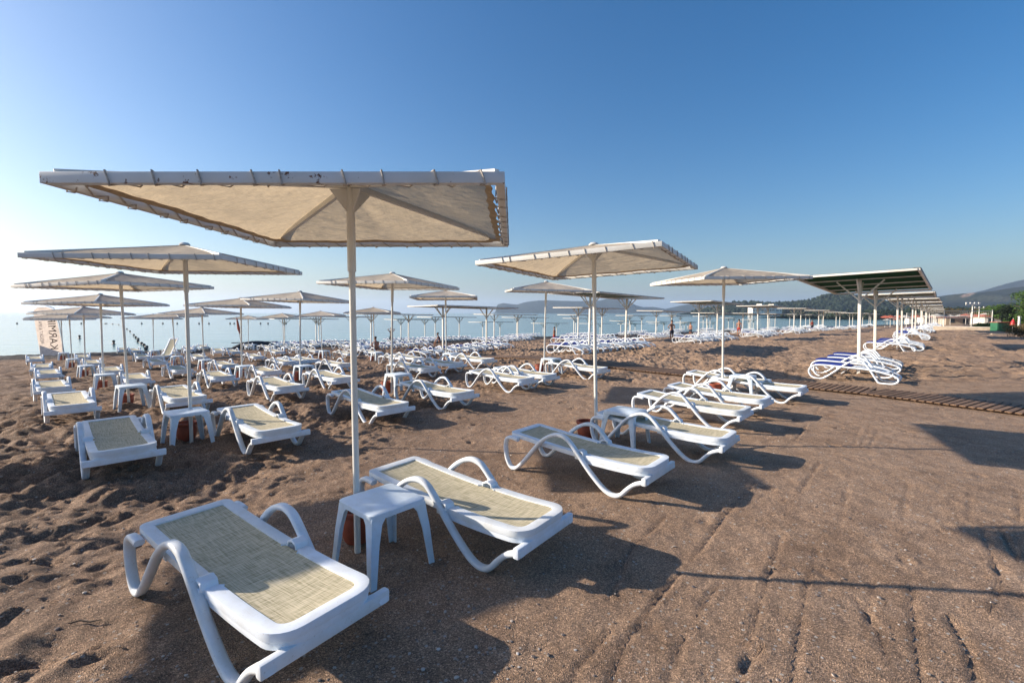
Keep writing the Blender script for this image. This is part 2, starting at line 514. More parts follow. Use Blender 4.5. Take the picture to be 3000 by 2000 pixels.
# ------------------------------------------------------------------ noise in numpy
rng = np.random.default_rng(3)
TAB = rng.random((256, 256))
def vnoise(x, y, s=1.0, ox=0):
    x = x / s + ox; y = y / s + ox * 1.7
    xi = np.floor(x).astype(int); yi = np.floor(y).astype(int)
    fx = x - xi; fy = y - yi
    fx = fx * fx * (3 - 2 * fx); fy = fy * fy * (3 - 2 * fy)
    a = TAB[xi & 255, yi & 255]; b = TAB[(xi + 1) & 255, yi & 255]
    c = TAB[xi & 255, (yi + 1) & 255]; d = TAB[(xi + 1) & 255, (yi + 1) & 255]
    return (a * (1 - fx) + b * fx) * (1 - fy) + (c * (1 - fx) + d * fx) * fy
def dents(x, y, s, rad, prob, seed):
    """pits of footprints on a jittered grid"""
    out = np.zeros_like(x)
    xi = np.floor(x / s).astype(int); yi = np.floor(y / s).astype(int)
    for i in (-1, 0, 1):
        for j in (-1, 0, 1):
            cx = (xi + i + seed) & 255; cy = (yi + j + seed * 3) & 255
            jx = TAB[cx, cy]; jy = TAB[cy, (cx + 77) & 255]; an = TAB[(cx + 31) & 255, cy] * 3.1416; pr = TAB[(cx + 9) & 255, (cy + 50) & 255]
            px = (xi + i + jx) * s; py = (yi + j + jy) * s
            dx = x - px; dy = y - py
            u = dx * np.cos(an) + dy * np.sin(an); v = -dx * np.sin(an) + dy * np.cos(an)
            q = np.sqrt((u / (rad * 1.7)) ** 2 + (v / rad) ** 2)
            prof = np.where(q < 1, -(1 - q * q), 0) + .45 * np.exp(-((q - 1.25) / .28) ** 2)
            out += prof * (pr < prob) * (.5 + .8 * jy)
    return out

# ------------------------------------------------------------------ the ground: one sheet to the horizon
def axis_pos(start, dense_to, d0, grow, end):
    a = list(np.arange(start, dense_to, d0)); x = dense_to; st = d0
    while x < end:
        a.append(x); st = max(d0, grow * x) if x < 120 else st * 1.25
        x += st
    a.append(end); return a
xp = axis_pos(0, 5.0, .034, .0075, 9000)
xs = np.array([-v for v in xp[:0:-1]] + xp)
ys = np.array([-400, -100, -30, -10, -4, -1.5, 0, 1.0, 1.6] + axis_pos(2.0, 7.5, .03, .0052, 9000))
XX, YY = np.meshgrid(xs, ys)
ZZ = gfun(XX, YY)
dist = np.hypot(XX, YY)
dd = -.55 * XX + .835 * YY
heavy = np.clip(sstep(-XX, 1.2, 3.2) * (1 - .75 * sstep(YY, 2.5, 3.0) * (1 - sstep(-XX, 2.5, 4.2)) * sstep(YY, 9, 3)) + sstep(YY, 12.0, 16) + .5 * sstep(-XX, -.5, 1.5) * sstep(YY, 8, 10), 0, 1)
heavy = np.clip(heavy * (.55 + .9 * vnoise(XX, YY, 1.6, 5)), .0, 1.1)
light = 1 - heavy
fade = 1 - sstep(dist, 60, 130)
lum = (vnoise(XX, YY, .55, 1) - .5) * .13 + (vnoise(XX, YY, .25, 2) - .5) * .10 + (vnoise(XX, YY, .12, 3) - .5) * .062 + (vnoise(XX, YY, .07, 17) - .5) * .03
ft = dents(XX, YY, .46, .105, .75, 11) * .030 + dents(XX, YY, .27, .06, .8, 40) * .042 + dents(XX, YY, .17, .036, .85, 140) * .028
soft = (vnoise(XX, YY, 1.7, 8) - .5) * .05 + (vnoise(XX, YY, .32, 9) - .5) * .010 + (vnoise(XX, YY, .11, 13) - .5) * .006
ftl = dents(XX, YY, .75, .06, .6, 90) * .034 * (.4 + .8 * sstep(YY, 5, 9)) + dents(XX, YY, .33, .028, .3, 200) * .014
DZ = heavy * (lum + ft) + light * ftl * .9 + soft
# long grooves dragged through the smooth sand (x, y in the world)
def groove(P, wd, dep):
    global DZ
    P = [at(*p) for p in P]
    best = np.full(XX.shape, 9.0)
    for a, b in zip(P[:-1], P[1:]):
        ax, ay, bx, by = a.x, a.y, b.x, b.y
        t = np.clip(((XX - ax) * (bx - ax) + (YY - ay) * (by - ay)) / ((bx - ax) ** 2 + (by - ay) ** 2), 0, 1)
        wob = (vnoise(XX, YY, .35, 21) - .5) * .05
        best = np.minimum(best, np.hypot(XX - ax - t * (bx - ax), YY - ay - t * (by - ay)) + wob * .6)
    br = .75 + .25 * sstep(vnoise(XX, YY, .5, 33), .3, .6)
    DZ = DZ + (-np.exp(-(best / wd) ** 2) + .5 * np.exp(-((best - 2 * wd) / wd) ** 2)) * dep * br
for P, wd, dep in [(q_[0], max(.016, q_[1] * .55), q_[2] * .95) for q_ in [([(1760, 2080), (1830, 1890), (1935, 1740), (2030, 1630), (2120, 1510), (2215, 1415)], .026, .018),
                   ([(1930, 2080), (1990, 1900), (2040, 1800), (2110, 1700)], .022, .014),
                   ([(2310, 2080), (2340, 1860), (2365, 1700), (2400, 1600)], .02, .014),
                   ([(2480, 2080), (2530, 1880), (2560, 1700)], .018, .01),
                   ([(2180, 1960), (2230, 1890)], .03, .02),
                   ([(2900, 1790), (2935, 1700), (2900, 1610), (2870, 1530)], .02, .016),
                   ([(2925, 1530), (2975, 1640), (2990, 1500), (2980, 1440)], .02, .014),
                   ([(3080, 1800), (2960, 1600), (2915, 1530)], .022, .014),
                   ([(1780, 1760), (1850, 1600), (1960, 1500)], .03, .016),
                   ([(2330, 1290), (2390, 1210), (2420, 1170)], .035, .02), ([(2520, 1320), (2560, 1230), (2580, 1180)], .02, .012),
                   ([(2545, 1320), (2590, 1230), (2610, 1180)], .02, .012), ([(2500, 1310), (2530, 1230), (2545, 1180)], .02, .012),
                   ([(2840, 1530), (2842, 1450)], .02, .01), ([(1640, 2080), (1700, 1960), (1790, 1850)], .02, .016), ([(2150, 2080), (2190, 1900), (2240, 1720), (2290, 1560)], .02, .014), ([(2700, 2080), (2690, 1900), (2670, 1720)], .02, .014), ([(2620, 1980), (2560, 1820), (2500, 1740)], .02, .014), ([(2300, 1500), (2360, 1420), (2400, 1360)], .02, .012), ([(2460, 1540), (2490, 1400)], .02, .01), ([(2640, 1560), (2660, 1420)], .02, .01), ([(2880, 2060), (2840, 1900), (2780, 1800)], .025, .018), ([(2700, 1700), (2705, 1560)], .02, .008)]]:
    groove(P, wd, dep)
WPX = ((3120, 1222), (2926, 1193), (2676, 1163), (2350, 1132), (2046, 1100), (1800, 1073), (1553, 1049), (1330, 1046))
WP = [at(*p) for p in WPX]
bw = np.full(XX.shape, 9.0)
for a, b in zip(WP[:-1], WP[1:]):
    t = np.clip(((XX - a.x) * (b.x - a.x) + (YY - a.y) * (b.y - a.y)) / ((b.x - a.x) ** 2 + (b.y - a.y) ** 2), 0, 1)
    bw = np.minimum(bw, np.hypot(XX - a.x - t * (b.x - a.x), YY - a.y - t * (b.y - a.y)))
ZZ = ZZ + DZ * fade * sstep(bw, .7, 1.2)
ny, nx = XX.shape
co = np.stack([XX, YY, ZZ], -1).reshape(-1, 3)
idx = np.arange(nx * ny).reshape(ny, nx)
q = np.stack([idx[:-1, :-1], idx[:-1, 1:], idx[1:, 1:], idx[1:, :-1]], -1).reshape(-1, 4)
me = bpy.data.meshes.new('beach_sand')
me.vertices.add(len(co)); me.vertices.foreach_set('co', co.ravel().astype(np.float32))
me.loops.add(q.size); me.loops.foreach_set('vertex_index', q.ravel().astype(np.int32))
me.polygons.add(len(q)); me.polygons.foreach_set('loop_start', np.arange(0, q.size, 4, dtype=np.int32))
me.update(calc_edges=True); me.shade_smooth()
me.materials.append(MAT['sand'])
go = bpy.data.objects.new('beach_sand', me); col.objects.link(go)
tag(go, 'brown gravelly sand of the beach trodden into footprints', None, None, 'structure')
del co, q, idx

# sea sheet
def flat(name, pts, z, mat):
    b = MB(); b.add([(x, y, z) for x, y in pts], [tuple(range(len(pts)))])
    return b.build(name, mat, smooth=False)
nn = Vector((-.55, .835, 0)); aa = Vector((.835, .55, 0))
P = [nn * a + aa * b for a, b in ((55, -9000), (55, 9000), (14000, 14000), (14000, -14000))]
sea = flat('sea', [(p.x, p.y) for p in P], SEA, 'sea')
tag(sea, 'calm pale turquoise sea with long low ripples', None, None, 'structure')

# pebbles strewn over the near sand: nobody could count them
def zat(x, y):
    i = np.searchsorted(ys, y) - 1; j = np.searchsorted(xs, x) - 1
    return float(ZZ[i, j])
pb = MB(); rp = random.Random(5)
for k in range(3800):
    y = 2.1 + 8.5 * rp.random() ** 1.7; x = rp.uniform(-1.15, 1.15) * y
    if rp.random() < .5 and x > 0: x = -x * rp.random()
    r = .0035 + .010 * rp.random() ** 3.2
    pb.blob((x, y, zat(x, y) + r * .25), (r * rp.uniform(.8, 1.4), r * rp.uniform(.8, 1.4), r * .6), 1, .12, rp)
def pebm():
    m, n, b, _, L = newmat('mixed_pebbles')
    geo = n.nodes.new('ShaderNodeNewGeometry')
    r = ramp(n, geo.outputs['Random Per Island'], [(0, (.10, .085, .08)), (.3, (.22, .17, .14)), (.7, (.33, .27, .22)), (.93, (.42, .38, .34)), (1, (.60, .57, .53))])
    L.new(r.outputs[0], b.inputs['Base Color']); b.inputs['Roughness'].default_value = .7
    return m
MAT['pebble'] = pebm()
po = pb.build('pebbles', 'pebble')
tag(po, 'small mixed pebbles strewn over the near sand', None, None, 'stuff')

# ------------------------------------------------------------------ parasols
def rope_loops(b, a, c, wd, hg, n, rnd, r=.005):
    """loops of cord slanting round a square bar from a to c"""
    a = Vector(a); c = Vector(c); d = (c - a); L = d.length; d.normalize()
    y = Vector((0, 0, 1)).cross(d).normalized(); z = Vector((0, 0, 1))
    P = []
    e = .006; w2, h2 = wd / 2 + e, hg / 2 + e
    for k in range(n):
        t = (k + .5 + rnd.uniform(-.15, .15)) / n * L
        sl = .10 + rnd.uniform(-.03, .03)
        q0 = a + d * t + y * w2 - z * h2; q1 = a + d * (t + sl) + y * w2 + z * h2; q2 = a + d * (t + sl * 1.3) - y * w2 + z * h2
        q3 = a + d * (t + sl * 1.5) - y * w2 - z * h2; q4 = a + d * (t + sl * 1.7) + y * (w2 + .012) - z * (h2 - .02)
        P += [q0, (q0 + q1) / 2, q1, (q1 + q2) / 2, q2, q3, (q3 + q0) / 2 + d * sl * .5, q4]
    b.tube(P, r, 5)
PW = 2.47; PH = 2.73; PEAK = .32
def make_parasol(seed, near=False):
    rnd = random.Random(seed)
    root = empty('parasol')
    h = PW / 2
    # pole with wider sleeve on top
    b = MB(); b.tube([(0, 0, -.35), (0, 0, PH - .36)], .026, 14); b.build('pole', 'steel', root)
    b = MB(); b.tube([(0, 0, PH - .40), (0, 0, PH + .27)], .034, 14)
    b.build('pole_sleeve', 'steel', root)
    b = MB()
    for k in range(4):
        a = R(45 + 90 * k); d = Vector((math.cos(a), math.sin(a), 0)); n2 = Vector((-d.y, d.x, 0)) * .006
        z0, z1 = PH + .06, PH + .26
        tri = [d * .02 + Vector((0, 0, z0)), d * .02 + Vector((0, 0, z1)), d * .17 + Vector((0, 0, z1 - .03))]
        b.add([p + n2 for p in tri] + [p - n2 for p in tri], [(0, 1, 2), (5, 4, 3), (0, 3, 4, 1), (1, 4, 5, 2), (2, 5, 3, 0)])
    b.build('gusset_plate', 'steel', root, smooth=False)
    # hip bars
    for k in range(4):
        a = R(45 + 90 * k); c = Vector((math.cos(a) * h * math.sqrt(2) * .985, math.sin(a) * h * math.sqrt(2) * .985, PH + .03))
        b = MB(); b.bar((math.cos(a) * .03, math.sin(a) * .03, PH + PEAK - .035), c, .035, .05)
        b.build('rafter', 'steel', root, bevel=.003)
    # perimeter bars
    C = [Vector((-h, -h, PH)), Vector((h, -h, PH)), Vector((h, h, PH)), Vector((-h, h, PH))]
    BH = .062; BW = .05
    for k in range(4):
        p, q_ = C[k], C[(k + 1) % 4]; d = (q_ - p).normalized()
        off = .025 if k % 2 == 0 else -.025
        b = MB(); b.bar(p - d * off, q_ + d * off, BW, BH)
        b.build('edge_bar', 'steel_rusty' if near and k == 0 else 'steel', root, bevel=.004)
        # the cord is laced on the side of the cloth: swap ends so that it lies inside
        rp_ = MB(); rope_loops(rp_, p + d * .08, q_ - d * .12, BW, BH, 9, rnd); rp_.build('lashing_rope', 'rope', root)
    # cloth: four sagging triangles, scalloped hem, open corners
    b = MB(); hm = MB(); n = 40; ins = .045
    for k in range(4):
        a = R(90 * k - 90); ca, sa = math.cos(a), math.sin(a)
        # local frame: edge runs along t, outward along o
        o = Vector((ca, sa, 0)); t = Vector((-sa, ca, 0))
        m = 10; grid = []
        ph = rnd.uniform(0, 6)
        for i in range(m + 1):
            row = []
            s = i / m
            for j in range(n + 1):
                u = j / n * 2 - 1
                sc = .018 * abs(math.sin((j / n) * math.pi * 9)) if s == 1 else .018 * s ** 8 * abs(math.sin((j / n) * math.pi * 9))
                cornercut = 0.0
                e = (h - ins) * s - sc * -1 * 0 - (.022 - sc) * (s ** 8)
                cc_ = 1 - .055 * (max(0, abs(u) - .86) / .14) ** 1.5 * s ** 6
                z = PH + .055 + (PEAK - .055) * (1 - s)
                sag = .045 * math.sin(math.pi * s) * (1 - abs(u)) ** .7 + .006 * math.sin(u * 9 + ph + s * 4) * s * (1 - abs(u))
                p = o * e * cc_ + t * e * u * cc_ + Vector((0, 0, z - sag - (.045 * s ** 6)))
                row.append(p)
            grid.append(row)
        vs = [p for r_ in grid for p in r_]
        fs = [(i * (n + 1) + j, i * (n + 1) + j + 1, (i + 1) * (n + 1) + j + 1, (i + 1) * (n + 1) + j) for i in range(m) for j in range(n)]
        b.add(vs, fs)
        # hem tape folded under the edge
        vs = []
        for j in range(n + 1):
            p = grid[m][j]; pi = grid[m - 1][j]; dirn = (pi - p).normalized()
            vs += [p + Vector((0, 0, -.004)) - dirn * .004, p + dirn * .055 + Vector((0, 0, -.006))]
        hm.add(vs, [(2 * j, 2 * j + 1, 2 * j + 3, 2 * j + 2) for j in range(n)])
    cn = b.build('canopy_cloth', 'canopy', root, ang=60)
    hm.build('hem', 'hem', cn)
    # small cap
    b = MB(); b.lathe([(.001, PEAK + .035), (.05, PEAK + .03), (.075, PEAK + .005), (.07, PEAK - .01)], (0, 0, PH), 16)
    b.build('cap', 'steel', root)
    remember(root)
    return root
# ------------------------------------------------------------------ beige lounger
PA = [(.17, .40), (.07, .412), (-.005, .39), (-.035, .30), (-.02, .16), (.03, .055), (.09, .022), (.16, .045), (.27, .15), (.40, .30), (.53, .44), (.66, .53), (.78, .565),
      (.89, .545), (.98, .47), (1.08, .36), (1.22, .21), (1.36, .085), (1.45, .033), (1.53, .022), (1.60, .05), (1.67, .125), (1.75, .195), (1.84, .235), (1.90, .25)]
LA = 1.92
def bedz(u): return .385 + .085 * max(0, (1.06 - u) / 1.06) ** 1.25 - .012 * math.sin(max(0, u - 1.06) / .86 * math.pi)
def frame_outline(u0, u1, hw, rad0, rad1, ins=0.0, k=6, zf=bedz):
    """closed outline, counter-clockwise, corners rounded"""
    pts = []
    def arc(cx, cy, r, a0):
        for i in range(k + 1):
            a = a0 + (math.pi / 2) * i / k
            pts.append((cx + r * math.cos(a), cy + r * math.sin(a)))
    a0, a1, w_ = u0 + ins, u1 - ins, hw - ins
    r0 = max(rad0 - ins, .012); r1 = max(rad1 - ins, .012)
    arc(a0 + r0, -w_ + r0, r0, math.pi)
    for i in range(1, 8): pts.append((a0 + r0 + (a1 - a0 - r0 - r1) * i / 8, -w_))
    arc(a1 - r1, -w_ + r1, r1, -math.pi / 2)
    arc(a1 - r1, w_ - r1, r1, 0)
    for i in range(1, 8): pts.append((a1 - r1 - (a1 - a0 - r0 - r1) * i / 8, w_))
    arc(a0 + r0, w_ - r0, r0, math.pi / 2)
    return pts
def make_lounger_a(raised=False, lod=6):
    root = empty('sun_lounger'); X0 = -LA / 2
    M0 = Matrix.Translation((X0, 0, 0))
    path = [(x + X0, z) for x, z in catmull(PA, lod)]
    for s in (-1, 1):
        b = MB(); b.sweep(path, s * .352, .068, .045)
        b.build('arm_rail', 'plastic', root, ang=50)
    b = MB(); b.bar((1.872 + X0, -.40, .258), (1.872 + X0, .40, .258), .05, .080); b.build('foot_rail', 'plastic', root, bevel=.012)
    def ring(u0, u1, hw, r0, r1, wd, th, zf):
        o = frame_outline(u0, u1, hw, r0, r1, 0); i = frame_outline(u0, u1, hw, r0, r1, wd)
        # leave the hinge side open: the cloth runs through there
        br = 0 if u0 > .5 else 21
        keep = list(range(br, len(o))) + list(range(0, br))
        b = MB(); b.strip([(o[j][0] + X0, o[j][1], zf(o[j][0])) for j in keep], [(i[j][0] + X0, i[j][1], zf(i[j][0])) for j in keep], th, False); return b
    hz = bedz(1.06)
    if raised:
        zf = lambda u: hz + (1.06 - u) * 1.0
        ux = lambda u: 1.06 - (1.06 - u) * .62
    else: zf = bedz
    b = ring(.0, 1.05, .312, .06, .02, .080, .050, zf)
    b.v = [(x if not raised else (ux(x - X0) + X0), y, z) for x, y, z in b.v]
    bk = b.build('backrest_frame', 'plastic', root, bevel=.007)
    b = ring(1.07, 1.905, .325, .02, .16, .085, .052, bedz); st = b.build('seat_frame', 'plastic', root, bevel=.008)
    b = ring(1.09, 1.897, .318, .02, .153, .045, .042, lambda u: bedz(u) - .053); b.build('under_lip', 'plastic', st, bevel=.005)
    for s in (-1, 1):
        b = MB(); b.sweep([(1.005 + X0, hz - .012), (1.015 + X0, hz + .022), (1.06 + X0, hz + .038), (1.105 + X0, hz + .022), (1.115 + X0, hz - .012)], s * .295, .10, .02)
        b.box((1.06 + X0, s * .325, hz - .03), (.10, .05, .06))
        b.build('hinge', 'plastic', root, bevel=.004)
    # sling cloth
    b = MB(); nu, nv = 26, 8; U0, U1, hw = .065, 1.83, .245
    vs = []
    for i in range(nu + 1):
        u = U0 + (U1 - U0) * i / nu
        for j in range(nv + 1):
            v = (j / nv * 2 - 1)
            z = (zf(u) if u < 1.06 else bedz(u)) - .010 - .018 * (1 - v * v) * max(0, math.sin(math.pi * i / nu)) ** .5
            uu = ux(u) if raised and u < 1.06 else u
            vs.append((uu + X0, v * hw, z))
    top = [(i * (nv + 1) + j, i * (nv + 1) + j + 1, (i + 1) * (nv + 1) + j + 1, (i + 1) * (nv + 1) + j) for i in range(nu) for j in range(nv)]
    b.add(vs, top); b.build('sling_cloth', 'sling', root)
    for u in (.45, 1.35):
        b = MB(); b.bar((u + X0, -.30, bedz(u) - .075), (u + X0, .30, bedz(u) - .075), .05, .03); b.build('cross_brace', 'plastic', root, bevel=.005)
    remember(root); return root
# ------------------------------------------------------------------ navy lounger with closed loop rails
PB = [(1.10, .40), (.75, .42), (.40, .435), (.18, .42), (.04, .34), (.0, .22), (.06, .09), (.18, .028), (.32, .03), (.44, .09), (.62, .24), (.85, .45), (1.02, .575),
      (1.17, .625), (1.32, .585), (1.43, .46), (1.54, .28), (1.64, .11), (1.70, .035), (1.84, .022), (2.0, .03), (2.10, .085), (2.12, .17), (2.04, .24), (1.85, .30), (1.55, .365), (1.30, .395)]
LB = 2.12
def bz(u):
    return float(np.interp(u, [0, .4, 1.15, 1.55, 1.95], [.43, .44, .415, .385, .29]))
def make_lounger_b(lod=5, simple_=False):
    root = empty('sun_lounger'); X0 = -LB / 2
    path = [(x + X0, z) for x, z in catmull(PB, lod, True)]
    for s in (-1, 1):
        b = MB(); b.sweep(path, s * .32, .072, .05, closed=True); b.build('side_loop_rail', 'plastic', root, ang=50)
    for (u, z) in ((.12, .37), (1.15, .385), (2.06, .20)):
        b = MB(); b.bar((u + X0, -.32, z), (u + X0, .32, z), .06, .03); b.build('cross_bar', 'plastic', root, bevel=.005)
    def pad(u0, u1, hw, th, lift, nu=10):
        top, inn = [], []
        b = MB(); vs = []
        for i in range(nu + 1):
            u = u0 + (u1 - u0) * i / nu
            e = min(1, min(i, nu - i) / .8) if th > .03 else 1
            for y in (-hw, -hw * .93, 0, hw * .93, hw): vs.append((u + X0, y, bz(u) + lift + th * (1 if abs(y) < hw else .45) * (.6 + .4 * e)))
            for y in (hw, -hw): vs.append((u + X0, y, bz(u) + lift))
        b.add(vs, [(7 * i + j, 7 * i + (j + 1) % 7, 7 * i + 7 + (j + 1) % 7, 7 * i + 7 + j) for i in range(nu) for j in range(7)] + [tuple(range(7)), tuple(7 * nu + j for j in range(7))[::-1]])
        return b
    pad(.10, 1.02, .275, .045, .012).build('back_cushion', 'navy', root, ang=50)
    b = MB()
    for i in range(9):
        u = 1.10 + i * .095; a_ = math.atan2(bz(u - .04) - bz(u + .04), .08)
        b.box((u + X0, 0, bz(u) + .006), (.072, .56, .016), Matrix.Rotation(a_, 3, 'Y'))
    b.box((1.48 + X0, 0, bz(1.48) - .012), (.84, .05, .014), Matrix.Rotation(.12, 3, 'Y'))
    b.build('seat_slats', 'plastic', root)
    b = MB(); b.bar((1.0 + X0, 0, .40), (.78 + X0, 0, .20), .30, .02); b.build('back_prop', 'plastic', root)
    remember(root); return root
# ------------------------------------------------------------------ side table
def make_table():
    root = empty('side_table'); H = .53; s = .25
    b = MB()
    o = frame_outline(-s, s, s, .05, .05, 0, 6); k = len(o)
    lip = frame_outline(-s, s, s, .05, .05, .012, 6)
    b.add([(x, y, H - .045) for x, y in o] + [(x, y, H - .008) for x, y in o] + [(x, y, H) for x, y in lip] + [(x * .985, y * .985, H - .045) for x, y in lip],
          [(i, (i + 1) % k, k + (i + 1) % k, k + i) for i in range(k)] + [(k + i, k + (i + 1) % k, 2 * k + (i + 1) % k, 2 * k + i) for i in range(k)]
          + [tuple(2 * k + i for i in range(k))] + [(3 * k + i, 3 * k + (i + 1) % k, (i + 1) % k, i) for i in range(k)])
    b.build('table_top', 'table', root, ang=50)
    for sx in (-1, 1):
        for sy in (-1, 1):
            b = MB(); L = MB()
            # angle-section leg, tapered, splayed
            def sec(z, w_, off):
                cx, cy = sx * (s - .004 + off), sy * (s - .004 + off)
                return [(cx, cy, z), (cx - sx * w_, cy, z), (cx - sx * w_, cy - sy * .014, z), (cx - sx * .014, cy - sy * .014, z), (cx - sx * .014, cy - sy * w_, z), (cx, cy - sy * w_, z)]
            rows = [sec(H - .03, .13, -.006), sec(H - .09, .088, .0), sec(.3, .07, .018), sec(-.02, .05, .045)]
            vs = [p for r_ in rows for p in r_]
            fs = [(i * 6 + j, i * 6 + (j + 1) % 6, (i + 1) * 6 + (j + 1) % 6, (i + 1) * 6 + j) for i in range(3) for j in range(6)]
            fs += [(0, 1, 2, 3, 4, 5), (23, 22, 21, 20, 19, 18)]
            b.add(vs, fs); b.build('leg', 'table', root, bevel=.004)
    remember(root); return root
def make_pot():
    root = empty('terracotta_pot')
    b = MB(); b.lathe([(.001, 0), (.12, 0), (.135, .02), (.17, .14), (.178, .22), (.165, .29), (.155, .31), (.15, .30), (.16, .2), (.12, .1), (.001, .1)], n=24); b.build('pot_body', 'pot', root)
    b = MB(); b.lathe([(.155, .30), (.19, .305), (.198, .33), (.19, .355), (.165, .355), (.15, .32), (.155, .30)], n=24); b.build('rim', 'pot', root)
    b = MB(); b.lathe([(.152, .245), (.06, .26), (.001, .255)], n=24); b.build('sand_fill', 'sand', root)
    for c_ in root.children: c_.scale = (.82, .82, .82)
    remember(root); return root

parasol_near = make_parasol(1, True); parasol = make_parasol(2)
lounger_a = make_lounger_a(); table = make_table(); pot = make_pot()
PAR = {  # name: (x, y, yaw, row words)
 'u1': (-1.30, 3.87, 0), 'u2': (-5.02, 7.30, 2), 'u3': (-8.75, 10.7, -15), 'u4': (-13.05, 15.0, -8), 'u5': (-18.5, 20.4, -12), 'u6': (-24.1, 25.8, -5), 'u7': (-30.1, 31.6, 4),
 'v1': (1.32, 7.30, -30), 'v2': (-3.08, 12.0, -20), 'v3': (-7.3, 16.2, -18), 'v4': (-10.2, 17.75, -6), 'v5': (-15.05, 23.0, -8), 'v6': (-19.2, 26.9, 0), 'v7': (-25.1, 33.0, 3),
 'w1': (5.05, 11.25, 9), 'w2': (1.07, 15.8, 6), 'w3': (-2.65, 19.0, 4), 'w4': (-7.8, 26.7, 0), 'w5': (-12.2, 30.3, 5), 'w6': (-16.9, 35.0, -6), 'w7': (-22.9, 41.0, 4)}
ROWW = {'u': 'left', 'v': 'middle', 'w': 'right'}
UNIQ = {'u1': 'large square ecru parasol with rusty front bar, nearest of all',
        'v1': 'square ecru parasol with sunlit white front bar, tilted, right of the nearest one',
        'u2': 'square ecru parasol above the second table of the left row',
        'w1': 'square ecru parasol whose edge meets the dark green awning'}
GA = 'square ecru parasols over the beige loungers'
rt = random.Random(12)
for k, (x, y, yaw) in PAR.items():
    i = int(k[1]) - 1
    lab = UNIQ.get(k, 'square ecru parasol, %s from the camera in the %s row' % (ORD[i], ROWW[k[0]]))
    o = place(parasol_near if k == 'u1' else parasol, (x, y, g(x, y)), R(yaw), lab, GA, 'parasol')
    if k != 'u1': o.rotation_euler = (R(rt.uniform(-1.2, 1.2)), R(rt.uniform(-1.2, 1.2)), R(yaw))
    if k == 'v1': o.rotation_euler = (Matrix.Rotation(R(-2.2), 3, 'X') @ Matrix.Rotation(R(-1.0), 3, 'Y') @ Matrix.Rotation(R(yaw), 3, 'Z')).to_euler(); o.scale = (1.05, 1.05, 1)
# two more of the same rows stand just outside the frame on the left and shade the near loungers
for (x, y, yaw, lab) in [(-8.0, 4.65, 30, 'ecru parasol out of frame on the left, shading the nearest lounger'),
                         (-11.4, 7.2, 0, 'ecru parasol out of frame on the left, shading the second lounger of the left row')]:
    place(parasol, (x, y, g(x, y)), R(yaw), lab, GA, 'parasol')
# tables and pots
ca = Vector((math.cos(R(-41)), math.sin(R(-41)), 0)); cb = Vector((-ca.y, ca.x, 0))
def ploc(k, c, a):
    x, y, _ = PAR[k]; p = Vector((x, y, 0)) + ca * c + cb * a
    return (p.x, p.y, g(p.x, p.y))
TOFF = {'u1': (.33, .03), 'v1': (.44, .10), 'u2': (.20, -.10), 'w1': (.42, .08)}
for k in PAR:
    if k in ('w7',): continue
    i = int(k[1]) - 1
    c, a = TOFF.get(k, (.30, 0))
    nm = {'u1': 'under the nearest parasol', 'v1': 'beside the sunlit diamond-wise parasol pole', 'u2': 'under the second parasol of the left row', 'w1': 'under the parasol next to the green awning'}.get(k, 'at the pole of the %s parasol in the %s row' % (ORD[i], ROWW[k[0]]))
    place(table, ploc(k, c, a), R(-41 + rt.uniform(-4, 4)) if k != 'u1' else R(-42), 'pale plastic side table %s' % nm, 'plastic side tables beside the parasols', 'table')
    o = place(pot, ploc(k, -.17, .10) if k == 'u1' else ploc(k, -.17, -.02), rt.uniform(0, 6), 'terracotta pot %s' % nm, 'terracotta pots at the parasol poles', 'pot')
